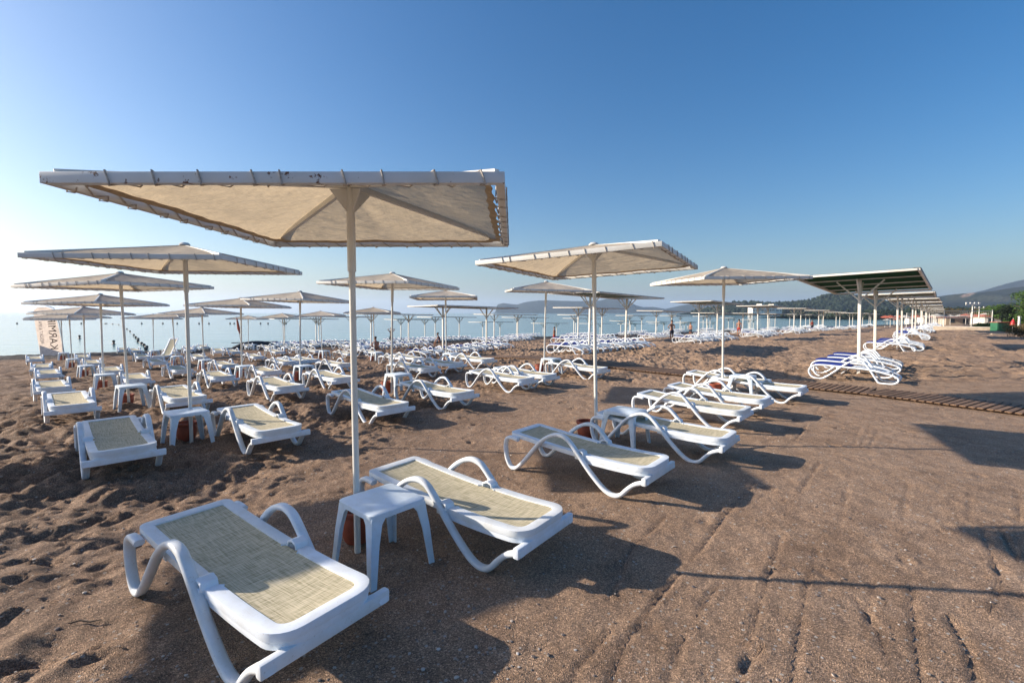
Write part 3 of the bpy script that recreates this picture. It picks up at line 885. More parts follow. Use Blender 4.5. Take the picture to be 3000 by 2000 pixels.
# loungers: (pixel of the near foot contact, yaw, which contact, label)
near2 = (1.53 - LA / 2, -.352); near1 = (.09 - LA / 2, -.352)
def put_a(px, yaw, lab, contact=near2, proto=None):
    p = at(*px); r = R(yaw); cx, cy = contact
    x = p.x - (math.cos(r) * cx - math.sin(r) * cy); y = p.y - (math.sin(r) * cx + math.cos(r) * cy)
    z = g(x, y) - .008
    o = place(proto or lounger_a, (x, y, z), r, lab, 'white loungers with beige slings', 'sun lounger')
    # lie along the slope of the sand
    dx = math.cos(r) * .7; dy = math.sin(r) * .7
    sl = math.atan2(g(x + dx, y + dy) - g(x - dx, y - dy), 1.4)
    sl2 = math.atan2(g(x - dy * .5, y + dx * .5) - g(x + dy * .5, y - dx * .5), .7)
    o.rotation_euler = (sl2, -sl, r)
    return o
A = [((690, 2003), -35, 'nearest lounger, beige sling half in shade, left of the first side table'),
 ((1417, 1668), -37, 'beige lounger right of the nearest side table, its arm rail touching the table'),
 ((1802, 1455), -40, 'beige lounger in front of the table beside the diamond-wise parasol'),
 ((2034, 1356), -40, 'sunlit beige lounger just behind and right of the table beside the diamond-wise parasol'),
 ((2101, 1261), -42, 'shaded beige lounger, nearer one of the touching pair on the right'),
 ((2172, 1222), -42, 'shaded beige lounger, farther one of the touching pair on the right'),
 ((2290, 1182), -42, 'beige lounger right of the table next to the green awning, near the wooden walkway'),
 ((251, 1402), -45, 'shaded beige lounger left of the second table of the left row'),
 ((723, 1332), -43, 'sunlit beige lounger right of the second table of the left row'),
 ((138, 1245), -46, 'beige lounger at the left edge, left of the third table of the left row'),
 ((485, 1219), -44, 'beige lounger right of the third table of the left row'),
 ((104, 1177), -45, 'beige lounger left of the fourth table of the left row'),
 ((362, 1146), -44, 'beige lounger right of the fourth table of the left row'),
 ((108, 1124), -45, 'beige lounger left of the fifth table of the left row'),
 ((298, 1114), -44, 'beige lounger right of the fifth table of the left row'),
 ((91, 1100), -45, 'beige lounger left of the sixth table of the left row'),
 ((249, 1085), -44, 'beige lounger right of the sixth table of the left row'),
 ((80, 1070), -45, 'beige lounger left of the farthest table of the left row, by the banner'),
 ((221, 1064), -44, 'beige lounger right of the farthest table of the left row'),
 ((1080, 1246), -42, 'beige lounger left of the second table of the middle row, crossed by the nearest pole'),
 ((1294, 1201), -42, 'beige lounger right of the second table of the middle row'),
 ((794, 1178), -43, 'beige lounger left of the third table of the middle row'),
 ((960, 1147), -43, 'beige lounger right of the third table of the middle row'),
 ((614, 1138), -43, 'beige lounger left of the fourth table of the middle row'),
 ((760, 1118), -43, 'beige lounger right of the fourth table of the middle row'),
 ((504, 1111), -43, 'beige lounger left of the fifth table of the middle row'),
 ((645, 1092), -43, 'beige lounger right of the fifth table of the middle row'),
 ((443, 1081), -43, 'beige lounger left of the sixth table of the middle row'),
 ((568, 1063), -43, 'beige lounger right of the sixth table of the middle row'),
 ((400, 1062), -43, 'beige lounger left of the farthest table of the middle row'),
 ((489, 1045), -43, 'beige lounger right of the farthest table of the middle row'),
 ((1492, 1150), -42, 'beige lounger, nearer one of the pair left of the second table of the right row'),
 ((1562, 1137), -42, 'beige lounger, farther one of the pair left of the second table of the right row'),
 ((1720, 1113), -42, 'beige lounger right of the second table of the right row'),
 ((1216, 1112), -42, 'beige lounger, nearer one of the pair left of the third table of the right row'),
 ((1300, 1097), -42, 'beige lounger, farther one of the pair left of the third table of the right row'),
 ((1395, 1082), -42, 'beige lounger right of the third table of the right row'),
 ((979, 1092), -42, 'beige lounger left of the fourth table of the right row'),
 ((1161, 1069), -42, 'beige lounger right of the fourth table of the right row'),
 ((821, 1082), -42, 'beige lounger left of the fifth table of the right row'),
 ((892, 1075), -42, 'beige lounger right of the fifth table of the right row'),
 ((736, 1062), -42, 'beige lounger left of the sixth table of the right row'),
 ((1010, 1052), -42, 'beige lounger between the fourth and fifth tables of the right row'),
 ((676, 1045), -42, 'beige lounger left of the farthest pole of the right row'),
 ((800, 1045), -42, 'beige lounger right of the sixth table of the right row')]
for px, yaw, lab in A: put_a(px, yaw + (rt.uniform(-2.5, 2.5) if px[1] < 1250 else 0), lab)
put_a((2016, 1142), -42, 'beige lounger left of the table next to the green awning, head in the sun', near1)
raised = make_lounger_a(True, 4)
p = at(493, 1056)
place(raised, (p.x, p.y, p.z), R(-97), 'beige lounger with its backrest raised upright, seen from the front far off', 'white loungers with beige slings', 'sun lounger')
# unsorted loungers and tables crowding the shingle behind
RA = [(-14.5, 34), (-17.3, 37), (-20.5, 39.5), (-12.2, 37.0), (-24, 43), (-28, 41), (-26.2, 38.2), (-9.4, 31.2), (-30, 37.5), (-21.8, 35.0), (-14.5, 40.5), (-18.5, 43.5), (-33, 40), (-29.5, 45), (-11.0, 23.8), (-5.0, 22.6)]
fl_ = []
for i, (x, y) in enumerate(RA):
    fl_ += [place(lounger_a, (x, y, g(x, y)), R(-42 + rt.uniform(-14, 14)), 'small far-off beige lounger in the crowded rows before the shingle, left half', 'far beige loungers before the shingle', 'sun lounger')]
number_by_place(fl_, 'small far-off beige lounger, %s from the left among those before the shingle'); fl_ = []
for i, (x, y) in enumerate([(-16, 35.6), (-19.2, 38.4), (-27.2, 39.8), (-22.6, 41.2), (-10.6, 34)]):
    fl_ += [place(table, (x, y, g(x, y)), rt.uniform(0, 6), 'small far-off side table in the crowded rows before the shingle', 'far side tables before the shingle', 'table')]
number_by_place(fl_, 'small far-off side table, %s from the left among those before the shingle')

tp_ = at(245, 1822); b = MB(); b.tube([(-.09, -.01, .012), (-.03, .01, .02), (.04, .0, .016), (.10, .015, .022)], [.004, .006, .005, .003], 6)
o = b.build('twig', 'bark'); o.location = (tp_.x, tp_.y, zat(tp_.x, tp_.y)); tag(o, 'thin dry twig on the sand left of the nearest lounger', 'twig')
# ------------------------------------------------------------------ green awnings
AL = 7.0; AW = 3.0; AH = 2.95
def make_awning():
    root = empty('awning')
    for s in (-1, 1):
        b = MB(); b.bar((s * 1.9, 0, -.4), (s * 1.9, 0, AH - .02), .085, .085, (0, 1, 0)); ps = b.build('post', 'steel_clean', root, bevel=.01)
        for (dx, dy) in ((0, 1), (0, -1), (1, 0), (-1, 0)):
            b = MB(); b.bar((s * 1.9 + dx * .04, dy * .04, AH - .62), (s * 1.9 + dx * .62, dy * .62, AH - .03), .04, .04); b.build('brace', 'steel_clean', ps)
    h, w_ = AL / 2, AW / 2
    for s in (-1, 1):
        b = MB(); b.bar((-h, s * w_, AH + .03), (h, s * w_, AH + .03), .06, .06); b.build('edge_bar', 'steel_clean', root, bevel=.006)
        b = MB(); b.bar((s * h, -w_ + .03, AH + .03), (s * h, w_ - .03, AH + .03), .06, .06); b.build('edge_bar', 'steel_clean', root, bevel=.006)
    for k in range(1, 4):
        b = MB(); b.bar((-h + AL * k / 4, -w_ + .03, AH + .03), (-h + AL * k / 4, w_ - .03, AH + .03), .05, .035); b.build('rib', 'steel_clean', root)
    b = MB(); n, m = 48, 12; vs = []
    for i in range(n + 1):
        for j in range(m + 1):
            x = -h + .05 + (AL - .1) * i / n; y = -w_ + .05 + (AW - .1) * j / m
            if j in (0, m): y += .02 * math.sin(i * 1.9) * (1 if j == 0 else -1)
            vs.append((x, y, AH + .075 - .02 * abs(math.sin(math.pi * i / 8)) * math.sin(math.pi * j / m)))
    b.add(vs, [(i * (m + 1) + j, i * (m + 1) + j + 1, (i + 1) * (m + 1) + j + 1, (i + 1) * (m + 1) + j) for i in range(n) for j in range(m)])
    cl = b.build('shade_cloth', 'green', root)
    for s in (-1, 1):
        vs = []; b = MB()
        for i in range(97):
            x = -h + AL * i / 96; wv = .018 * math.sin(i * 1.57)
            vs += [(x, s * (w_ - .12), AH + .082), (x, s * (w_ + .035), AH + .078), (x, s * (w_ + .045 + wv), AH + .03 + abs(wv))]
        b.add(vs, [(3 * i + q_, 3 * i + q_ + 1, 3 * i + q_ + 4, 3 * i + q_ + 3) for i in range(96) for q_ in (0, 1)])
        b.build('laced_hem', 'white_hem', cl)
    remember(root); return root
awning = make_awning(); lounger_b = make_lounger_b()
LAM = 1.055
YA = math.atan2(.736, .677)
av = Vector((.677, .736, 0)); cv = Vector((.736, -.677, 0))
ROWS = {'R': (11.7, 15.5, 9, 0), 'M': (5.0, 24.6, 9, 0), 'N': (-2.9, 29.5, 9, 0), 'O': (-10.1, 39.2, 8, 0), 'P': (-17.1, 45.5, 8, 0), 'Q': (-22, 49.5, 8, 0)}
RW = {'R': 'inland', 'M': 'second', 'N': 'third', 'O': 'fourth', 'P': 'fifth', 'Q': 'seaward'}
rb = random.Random(31)
awn = []
for r_, (x0, y0, cnt, _) in ROWS.items():
    for k in range(cnt):
        x = (x0 + 9.48 * k) * LAM; y = (y0 + 10.3 * k) * LAM
        awn.append((r_, k, x, y))
        o = place(awning, (x, y, g(x, y)), YA + R(rb.uniform(-1, 1)), 'green awning on two white posts, %s from the camera in the %s awning row' % (ORD[k], RW[r_]) if (r_, k) != ('R', 0) else 'dark green flat awning with white ribs, nearest of all awnings', 'flat green awnings on white posts', 'awning')
        o.rotation_euler = (R(rb.uniform(-.8, .8)) + (R(-1.0) if r_ == 'R' else 0), R((2.6 if (r_, k) == ('R', 0) else .9) + rb.uniform(-.4, .4)), o.rotation_euler.z)
# navy loungers side by side below the awnings
cntb = 0
stuffpts = []
NB = {'R': [4, 4, 4, 4, 4, 4, 4, 4, 4], 'M': [8, 8, 7, 7, 7, 6, 6, 5, 5], 'N': [8, 8, 8, 7, 7, 6, 5, 5, 5], 'O': [8, 8, 7, 7, 6, 6, 5, 5], 'P': [8, 8, 7, 6, 6, 5, 5, 5], 'Q': [8, 8, 7, 6, 6, 5, 5, 5]}
for (r_, k, x, y) in sorted(awn, key=lambda t: t[3]):
    n = NB[r_][k]
    for i in range(n):
        sp = 1.02
        off = (i - (n - 1) / 2) * sp if r_ != 'R' else 1.55 * i - 3.43
        p = Vector((x, y, 0)) + av * (off + rb.uniform(-.08, .08)) + cv * (rb.uniform(-.18, .18) - .1)
        yaw = math.atan2(cv.y, cv.x) + R(rb.uniform(-4, 4))
        if cntb < 262:
            cntb += 1
            where = 'under the %s awning of the %s row' % (ORD[k], RW[r_])
            lab = 'white lounger with navy back cushion, %s %s' % (ORD[i], where)
            if (r_, k, i) == ('R', 0, 0): lab = 'white lounger with blue back cushion beside the walkway, nearest under the nearest awning'
            place(lounger_b, (p.x, p.y, g(p.x, p.y)), yaw, lab, 'white loungers with navy back cushions under the awnings', 'sun lounger')
        else: stuffpts.append((p.x, p.y, g(p.x, p.y), yaw))
# the rest, a few pixels each, as one object
if stuffpts:
    b = MB(); path = [(x - LB / 2, z) for x, z in PB]
    for (x, y, z, a) in stuffpts:
        t = MB()
        for s in (-1, 1): t.sweep(path, s * .32, .06, .05, closed=True)
        t.add([(-.9, -.28, .44), (.85, -.28, .30), (.85, .28, .30), (-.9, .28, .44)], [(0, 1, 2, 3)])
        c_, s_ = math.cos(a), math.sin(a)
        b.add([(x + c_ * px - s_ * py, y + s_ * px + c_ * py, z + pz) for px, py, pz in t.v], t.f)
    o = b.build('distant_loungers', 'plastic'); tag(o, 'farthest white loungers merging into a line along the shore', None, None, 'stuff')

# ------------------------------------------------------------------ wooden walkway: a chain of slatted panels
def walk_panel(a, b_, lab):
    d = Vector((b_.x - a.x, b_.y - a.y, 0)); L = d.length; ang = math.atan2(d.y, d.x)
    mid = (a + b_) / 2
    root = empty('walkway_panel', (mid.x, mid.y, (g(a.x, a.y) + g(b_.x, b_.y)) / 2 + .022), ang)
    sl = math.atan2(g(b_.x, b_.y) - g(a.x, a.y), L); root.rotation_euler = (0, -sl, ang)
    n = int((L - .02) / .135); b = MB()
    for i in range(n):
        x = -L / 2 + .01 + (i + .5) * (L - .02) / n
        b.box((x + rt.uniform(-.006, .006), rt.uniform(-.01, .01), .035), (.10, 1.28, .024), Matrix.Rotation(R(rt.uniform(-.8, .8)), 3, 'Z'))
    b.build('slats', 'wood', root, bevel=.004, seg=1)
    for s in (-.5, 0, .5):
        b = MB(); b.box((0, s, .006), (L - .06, .05, .034)); b.build('runner', 'wood', root)
    return tag(root, lab, 'walkway panel', 'slatted wooden walkway panels laid across the sand')
npan = 0
full = []
for a, b_ in zip(WP[:-1], WP[1:]):
    L = (b_ - a).length; m = max(1, round(L / 3.2))
    pass
wp2 = [Vector(p) for p in catmull([tuple(p) for p in WP], 20)]
acc = [0]
for a, b_ in zip(wp2[:-1], wp2[1:]): acc.append(acc[-1] + (b_ - a).length)
np_ = round(acc[-1] / 3.0)
def along(t):
    t *= acc[-1]
    i = max(0, min(len(wp2) - 2, int(np.searchsorted(acc, t)) - 1)); u = (t - acc[i]) / (acc[i + 1] - acc[i])
    return wp2[i].lerp(wp2[i + 1], u)
full = [(along(i / np_), along((i + 1) / np_)) for i in range(np_)]
for i, (a, b_) in enumerate(full):
    lab = 'brown slatted wooden walkway panel, %s from the right edge of the picture' % ORD[i] if i < 15 else 'brown slatted wooden walkway panel at the far left end'
    walk_panel(a, b_, lab)

# ------------------------------------------------------------------ people
def skinbody(name, J, edges, mat, parent=None, sub=1):
    """J: list of (x, y, z, radius); grown with a Skin modifier, stored as a plain mesh"""
    me = bpy.data.meshes.new(name); me.from_pydata([j[:3] for j in J], edges, [])
    o = bpy.data.objects.new(name, me); col.objects.link(o)
    sk = o.modifiers.new('s', 'SKIN'); sb = o.modifiers.new('u', 'SUBSURF'); sb.levels = sb.render_levels = sub
    for i, j in enumerate(J): me.skin_vertices[0].data[i].radius = (j[3], j[3] * .85)
    me.skin_vertices[0].data[0].use_root = True
    dg = bpy.context.evaluated_depsgraph_get()
    m2 = bpy.data.meshes.new_from_object(o.evaluated_get(dg)); m2.name = name
    bpy.data.objects.remove(o)
    m2.materials.clear(); m2.materials.append(MAT[mat]); m2.shade_smooth()
    o = bpy.data.objects.new(name, m2); col.objects.link(o)
    if parent: o.parent = parent
    return o
def arm(sh, el, ha, s):
    """shoulder, elbow, hand"""
    return [sh + (.05,), el + (.038,), ha + (.028,)]
def person(loc, rz, label, pose='stand', cloth='shorts', scale=1.0, top=None):
    root = empty('person', loc, rz)
    if pose == 'stand' or pose == 'hands_up' or pose == 'akimbo':
        J = [(0, 0, .95, .13), (0, 0, 1.12, .12), (0, 0, 1.32, .15), (0, .0, 1.45, .075), (0, .01, 1.54, .055), (0, .02, 1.64, .10), (0, .02, 1.72, .085)]
        E_ = [(0, 1), (1, 2), (2, 3), (3, 4), (4, 5), (5, 6)]
        for s in (-1, 1):
            b = len(J); J += [(s * .10, 0, .90, .10), (s * .11, .02, .50, .062), (s * .11, -.01, .09, .04), (s * .12, .12, .035, .035)]
            E_ += [(0, b), (b, b + 1), (b + 1, b + 2), (b + 2, b + 3)]
            if pose == 'hands_up': A_ = [(s * .20, 0, 1.43, .055), (s * .36, .02, 1.62, .042), (s * .12, -.06, 1.66, .032)]
            elif pose == 'akimbo': A_ = [(s * .20, 0, 1.40, .055), (s * .36, -.05, 1.17, .042), (s * .17, .04, 1.02, .032)]
            else: A_ = [(s * .20, 0, 1.40, .055), (s * .25, -.02, 1.12, .042), (s * .26, .06, .86, .032)]
            b = len(J); J += A_; E_ += [(2, b), (b, b + 1), (b + 1, b + 2)]
        cl = [(0, 0, .98, .15), (0, 0, .88, .155)]; ce = [(0, 1)]
        for s in (-1, 1):
            b = len(cl); cl += [(s * .11, 0, .80, .12), (s * .12, .015, .58, .10)]; ce += [(1, b), (b, b + 1)]
        hz, hy = 1.70, .0; tp = [(0, 0, 1.0, .145), (0, 0, 1.15, .145), (0, 0, 1.33, .175), (0, 0, 1.42, .12)]
    else:   # seated, leaning forward a little, feet on the sand
        J = [(0, 0, .46, .13), (0, .04, .64, .125), (0, .10, .84, .15), (0, .15, .96, .075), (0, .18, 1.04, .055), (0, .21, 1.14, .10), (0, .22, 1.21, .085)]
        E_ = [(0, 1), (1, 2), (2, 3), (3, 4), (4, 5), (5, 6)]
        for s in (-1, 1):
            b = len(J); J += [(s * .11, .04, .46, .10), (s * .15, .46, .46, .065), (s * .14, .50, .10, .042), (s * .14, .62, .04, .036)]
            E_ += [(0, b), (b, b + 1), (b + 1, b + 2), (b + 2, b + 3)]
            b = len(J); J += [(s * .20, .12, .92, .055), (s * .26, .22, .68, .042), (s * .16, .42, .56, .032)]
            E_ += [(2, b), (b, b + 1), (b + 1, b + 2)]
        cl = [(0, 0, .50, .145), (0, .02, .45, .15)]; ce = [(0, 1)]
        for s in (-1, 1):
            b = len(cl); cl += [(s * .12, .1, .47, .12), (s * .14, .32, .47, .095)]; ce += [(1, b), (b, b + 1)]
        hz, hy = 1.20, .19; tp = [(0, 0, .5, .145), (0, .04, .66, .145), (0, .10, .86, .175), (0, .13, .94, .12)]
    body = skinbody('body', J, E_, 'skin', root)
    skinbody('shorts', cl, ce, cloth, root)
    if top: skinbody('shirt', tp, [(0, 1), (1, 2), (2, 3)], top, root)
    b = MB(); b.blob((0, hy - .015, hz + .035), (.095, .11, .085), 2, .03); b.build('hair', 'hair', root)
    # face: nose, eyes and mouth on the front (+y)
    b = MB(); b.blob((0, hy + .125, hz - .045), (.014, .02, .022), 1, 0); b.build('nose', 'skin', root)
    b = MB()
    for s in (-1, 1): b.blob((s * .035, hy + .108, hz - .015), (.012, .008, .008), 1, 0)
    b.build('eyes', 'black', root)
    root.scale = (scale,) * 3
    return tag(root, label, 'person', 'people on the far beach')
def P3(x, Y): 
    X = (x - 1500) / F * Y * 1.0
    return (X, Y, g(X, Y))
person(P3(1102, 33.5), R(35), 'person seated on the loungers seen from behind, bare tanned back, dark hair', 'seat', 'shorts')
person(P3(1146, 47.5), R(20), 'person standing behind a parasol pole with both hands behind the head', 'hands_up', 'shorts')
person(P3(1968, 40.5), R(200), 'person with bare brown back standing hands on hips between awning posts by the water', 'akimbo', 'shorts')
person(P3(1624, 45), R(60), 'slim person standing by the water, left of the white awning posts', 'stand', 'shirt_red', .86)
person(P3(2023, 60), R(120), 'small distant person standing near the water right of the hands on hips figure', 'stand', 'shorts')
person(P3(2165, 50), R(-40), 'dark haired tanned person standing among the loungers in front of the hotel hill', 'stand', 'shirt_red')
person(P3(2379, 72), R(0), 'tiny person in red standing among far awning posts', 'stand', 'shorts', 1, 'shirt_red')
person(P3(1288, 43), R(80), 'person in dark clothes sitting among the far loungers', 'seat', 'shorts', 1, 'navycloth')
for (px, py, lab) in [(233, 991, 'head of a swimmer in the calm water, the farther of two'), (333, 1008, 'head of a swimmer in the calm water, the nearer of two')]:
    p = at(px, py, SEA)
    o = skinbody('person', [(0, 0, -.25, .2), (0, 0, -.04, .16), (0, .02, .10, .08), (0, .04, .24, .14), (0, .04, .34, .12), (.26, 0, -.06, .08), (-.26, 0, -.06, .08)], [(0, 1), (1, 2), (2, 3), (3, 4), (1, 5), (1, 6)], 'skin')
    b = MB(); b.blob((0, .02, .33), (.145, .15, .13), 2, .04); b.build('hair', 'hair', o)
    o.location = p; o.rotation_euler = (0, 0, R(20)); o.scale = (1.25,) * 3
    tag(o, lab, 'person', 'swimmers')

# ------------------------------------------------------------------ buoys
br = MB(); RP = [(300, 948), (310, 948), (330, 949), (348, 951), (362, 958), (372, 964), (381, 971), (392, 982), (398, 989), (405, 994), (404, 1000), (415, 1007), (422, 1012), (430, 1018), (427, 1024)]
W3 = [at(x, y, SEA + .05) for x, y in RP]
root = empty('buoy_line', W3[7]); root_loc = W3[7]
b = MB(); b.tube([q_ - root_loc for q_ in W3], .02, 5); b.build('rope', 'rope', root)
for i in range(1, len(W3)):
    d = (W3[i] - W3[i - 1]).normalized(); c = W3[i] - root_loc
    b = MB(); sz = .22 + .0022 * W3[i].y
    b.tube([c - d * sz + Vector((0, 0, .05)), c - d * sz * .7 + Vector((0, 0, .1)), c + d * sz * .7 + Vector((0, 0, .1)), c + d * sz + Vector((0, 0, .05))], [.05, .17, .17, .05], 8)
    b.build('float', 'black', root)
tag(root, 'curving line of dark floats on a rope running out from the shore', 'buoy line')
bo = None; fb_ = []
for x in (50, 238, 415, 477, 519, 583, 612, 674, 686, 763, 785, 838):
    p = at(x, 948.5, SEA)
    if bo is None:
        bo = MB(); bo.lathe([(.001, -.2), (.25, -.1), (.34, .1), (.25, .35), (.06, .45), (.05, .7), (.001, .72)], n=12); bo = bo.build('buoy', 'black'); o = bo
    else: o = bo.copy(); col.objects.link(o)
    o.location = p; tag(o, 'small dark marker buoy on the calm sea in a long row', 'buoy', 'marker buoys in a row on the sea'); fb_.append(o)

number_by_place(fb_, 'small dark marker buoy, %s from the left of a long row on the sea')
# ------------------------------------------------------------------ banner with mirrored lettering
def textmesh(s, size, parent, mat, loc, rot, scale=(1, 1, 1), name='lettering'):
    cu = bpy.data.curves.new(name, 'FONT'); cu.body = s; cu.size = size; cu.extrude = .004
    o = bpy.data.objects.new(name, cu); col.objects.link(o)
    dg = bpy.context.evaluated_depsgraph_get(); m2 = bpy.data.meshes.new_from_object(o.evaluated_get(dg))
    bpy.data.objects.remove(o)
    m2.materials.clear(); m2.materials.append(MAT[mat]); m2.name = name
    o = bpy.data.objects.new(name, m2); col.objects.link(o); o.parent = parent
    o.location = loc; o.rotation_euler = rot; o.scale = scale
    return o
p = Vector(P3(152, 38))
s_ = p.y / F
root = empty('beach_banner', p, R(40))
def bx(px, py): return ((px - 152) * s_, 0, (1048 - py) * s_)
b = MB(); out = [bx(125, 1045), bx(150, 1048), bx(174, 1040), bx(170, 1000), bx(165, 955), bx(161, 925), bx(156, 910), bx(142, 904), bx(124, 906), bx(116, 914), bx(116, 930), bx(118, 960), bx(121, 1000)]
b.add([(x, -.012, z) for x, y, z in out] + [(x, .012, z) for x, y, z in out], [tuple(range(13)), tuple(range(13, 26))[::-1]] + [(i, (i + 1) % 13, 13 + (i + 1) % 13, 13 + i) for i in range(13)])
MAT['banner'] = fabric('pink_white_cloth', (.97, .95, .94), .85, (1, .97, .96))
MAT['bluegrey'] = fabric('blue_grey_print', (.45, .54, .70), .5, (1, 1, 1))
MAT['ink'] = simple('dark_ink', (.06, .03, .03), .8, .1, 2)
MAT['inkpale'] = simple('pale_ink', (.45, .33, .30), .8, .1, 2)
b.build('banner_cloth', 'banner', root, smooth=False)
b = MB(); w3 = [bx(124.5, 1045.5), bx(150, 1048.5), bx(172, 1040), bx(124, 1015)]
b.add([(x, -.016, z) for x, y, z in w3], [(0, 1, 2, 3)]); b.build('printed_wedge', 'bluegrey', root, smooth=False)
b = MB(); b.tube([bx(176, 1052), bx(174, 1030), bx(169, 960), bx(164, 925), bx(158, 907), bx(143, 900)], .03, 8); b.build('banner_pole', 'steel', root)
# text runs upward and is seen from behind: local text x -> up, text y -> right
sz = 24 * s_
textmesh('KARMIR', sz, root, 'ink', bx(146, 1030), (0, 0, 0)).matrix_local = Matrix.Translation(Vector(bx(147, 1030)) + Vector((0, -.022, 0))) @ Matrix(((-.08, 1, 0, 0), (0, 0, -1, 0), (1.12, 0, 0, 0), (0, 0, 0, 1)))
textmesh('RESORT & SPA', sz * .42, root, 'inkpale', (0, 0, 0), (0, 0, 0)).matrix_local = Matrix.Translation(Vector(bx(127, 1010)) + Vector((0, -.022, 0))) @ Matrix(((-.07, 1, 0, 0), (0, 0, -1, 0), (1.0, 0, 0, 0), (0, 0, 0, 1)))
tag(root, 'tall pale pink feather banner with mirrored dark lettering by the shingle on the left', 'banner')
# leaning pole with a furled flag
p = at(712, 1032); root = empty('leaning_flagpole', p)
s_ = p.y / F
b = MB(); b.tube([(0, 0, -.2), (-16 * s_, 0, 105 * s_)], .03, 8); b.build('pole', 'steel', root)
b = MB(); b.tube([(-7 * s_, -.03, 55 * s_), (-9.5 * s_, -.05, 70 * s_), (-12 * s_, -.04, 88 * s_), (-14.5 * s_, -.03, 101 * s_)], [.03, .11, .08, .03], 8); b.build('furled_flag', 'roofred', root)
tag(root, 'leaning white pole with a furled dark red flag', 'flagpole')
# upturned dark boat on the shingle
p = at(748, 1020.5); root = empty('upturned_boat', p, R(33))
b = MB(); n = 12
vs = []
for i in range(n + 1):
    u = i / n * 2 - 1; w_ = .62 * (1 - abs(u) ** 2.4); h_ = .75 * (1 - .35 * u * u)
    for j in range(9):
        a = math.pi * j / 8; vs.append((u * 2.1, math.cos(a) * w_, max(0, math.sin(a)) ** .8 * h_ * (.25 + .75 * (1 - abs(u) ** 3))))
b.add(vs, [(i * 9 + j, i * 9 + j + 1, (i + 1) * 9 + j + 1, (i + 1) * 9 + j) for i in range(n) for j in range(8)])
b.build('hull', 'black', root); b = MB(); b.bar((-2.0, 0, .62), (2.0, 0, .62), .05, .08); b.build('keel', 'bark', root)
tag(root, 'dark upturned boat lying on the shingle between the parasol poles', 'boat')

# ------------------------------------------------------------------ hills and far shore
def hill(name, pts, D, T, mat, label, amp=.06, base=-1.0, seed=1, kind='structure'):
    xs_ = np.array([q_[0] for q_ in pts], float); y_ = np.array([q_[1] for q_ in pts], float)
    nxx = int((xs_[-1] - xs_[0]) / 3.2) + 2; nv = 30
    px = np.linspace(xs_[0], xs_[-1], nxx); py = np.interp(px, xs_, y_)
    V = []; 
    for i in range(nxx):
        pt = far(px[i], py[i], D); H = pt.z - (SEA + base)
        for j in range(nv + 1):
            v = j / nv * 2 - 1
            yy = D + v * T
            edge = max(0.0, 1 - abs(v) ** 1.7)
            X = pt.x * (1 + .0 * v)
            rel = float(vnoise(np.array([X + seed * 91]), np.array([yy]), T * .23, seed)[0] - .5) * 2 * .55 + float(vnoise(np.array([X]), np.array([yy + seed * 57]), T * .07, seed + 3)[0] - .5) * .45
            z = SEA + base + H * (edge + amp * 3 * rel * edge * abs(v) ** .5 * (1 if abs(v) > .03 else 0)) + H * amp * .5 * (rel if abs(v) <= .03 else 0) * edge
            V.append((X, yy, z))
    me = bpy.data.meshes.new(name)
    me.from_pydata(V, [], [(i * (nv + 1) + j, (i + 1) * (nv + 1) + j, (i + 1) * (nv + 1) + j + 1, i * (nv + 1) + j + 1) for i in range(nxx - 1) for j in range(nv)])
    me.shade_smooth(); me.materials.append(mat)
    o = bpy.data.objects.new(name, me); col.objects.link(o)
    return tag(o, label, None, None, kind), V
gm = hillm('hill_scrub', (.012, .022, .018), (.045, .05, .045))
gm2 = hillm('hill_forest', (.008, .016, .010), (.022, .032, .02))
rk = far(2840, 872, 1250)
gmr = hillm('hill_with_crag', (.010, .020, .014), (.045, .048, .035), ((rk.x, rk.y, rk.z), 0, 24))
hill('far_cape', [(1446, 917), (1456, 912), (1458, 892), (1475, 888), (1515, 892), (1540, 884), (1575, 880), (1610, 880), (1640, 881), (1700, 882), (1757, 880), (1785, 873), (1800, 869), (1815, 866), (1822, 871), (1830, 882), (1846, 892), (1876, 900), (1906, 899), (1948, 908), (1974, 901), (2000, 895), (2040, 888), (2085, 889), (2130, 897), (2200, 903), (2280, 908), (2350, 915)], 3000, 420, gm, 'hazy blue cape beyond the sea with a sharp peak', .05, -1, 4)
hill('far_mountain', [(2500, 908), (2590, 889), (2632, 886), (2700, 885), (2760, 880), (2862, 860), (2898, 851), (2941, 842), (2975, 829), (3000, 822), (3100, 800), (3250, 775), (3500, 750), (3900, 745), (4400, 780)], 2300, 420, gm, 'pale blue mountain slope rising at the right edge', .04, -1, 7)
hill('scrub_mountain', [(2480, 912), (2560, 900), (2600, 892), (2651, 888), (2700, 889), (2760, 887), (2808, 880), (2820, 872), (2832, 863), (2849, 857), (2859, 861), (2873, 868), (2890, 865), (2915, 857), (2941, 849), (3000, 844), (3080, 830), (3250, 810), (3600, 800), (4000, 830)], 1250, 330, gmr, 'scrubby dark mountainside with a pale rock crag', .05, -1, 9)
_, HV = hill('forest_hill', [(1960, 926), (2040, 917), (2049, 914), (2071, 908), (2126, 903), (2150, 893), (2165, 889), (2186, 888), (2203, 894), (2221, 893), (2238, 892), (2300, 891), (2350, 887), (2382, 884), (2395, 884), (2419, 872), (2445, 864), (2463, 864), (2484, 871), (2503, 876), (2526, 883), (2543, 889), (2572, 895), (2590, 903), (2640, 910), (2720, 919)], 820, 150, gm2, 'wooded headland hill behind the awnings', .05, -1.5, 11)
_, HV2 = hill('far_shore', [(2330, 926), (2380, 923), (2450, 921), (2560, 918), (2640, 914), (2750, 909), (2850, 910), (2950, 903), (3050, 890), (3300, 885), (3700, 890)], 330, 70, gm2, 'low wooded coastal strip where the beach ends', .08, -.6, 13)
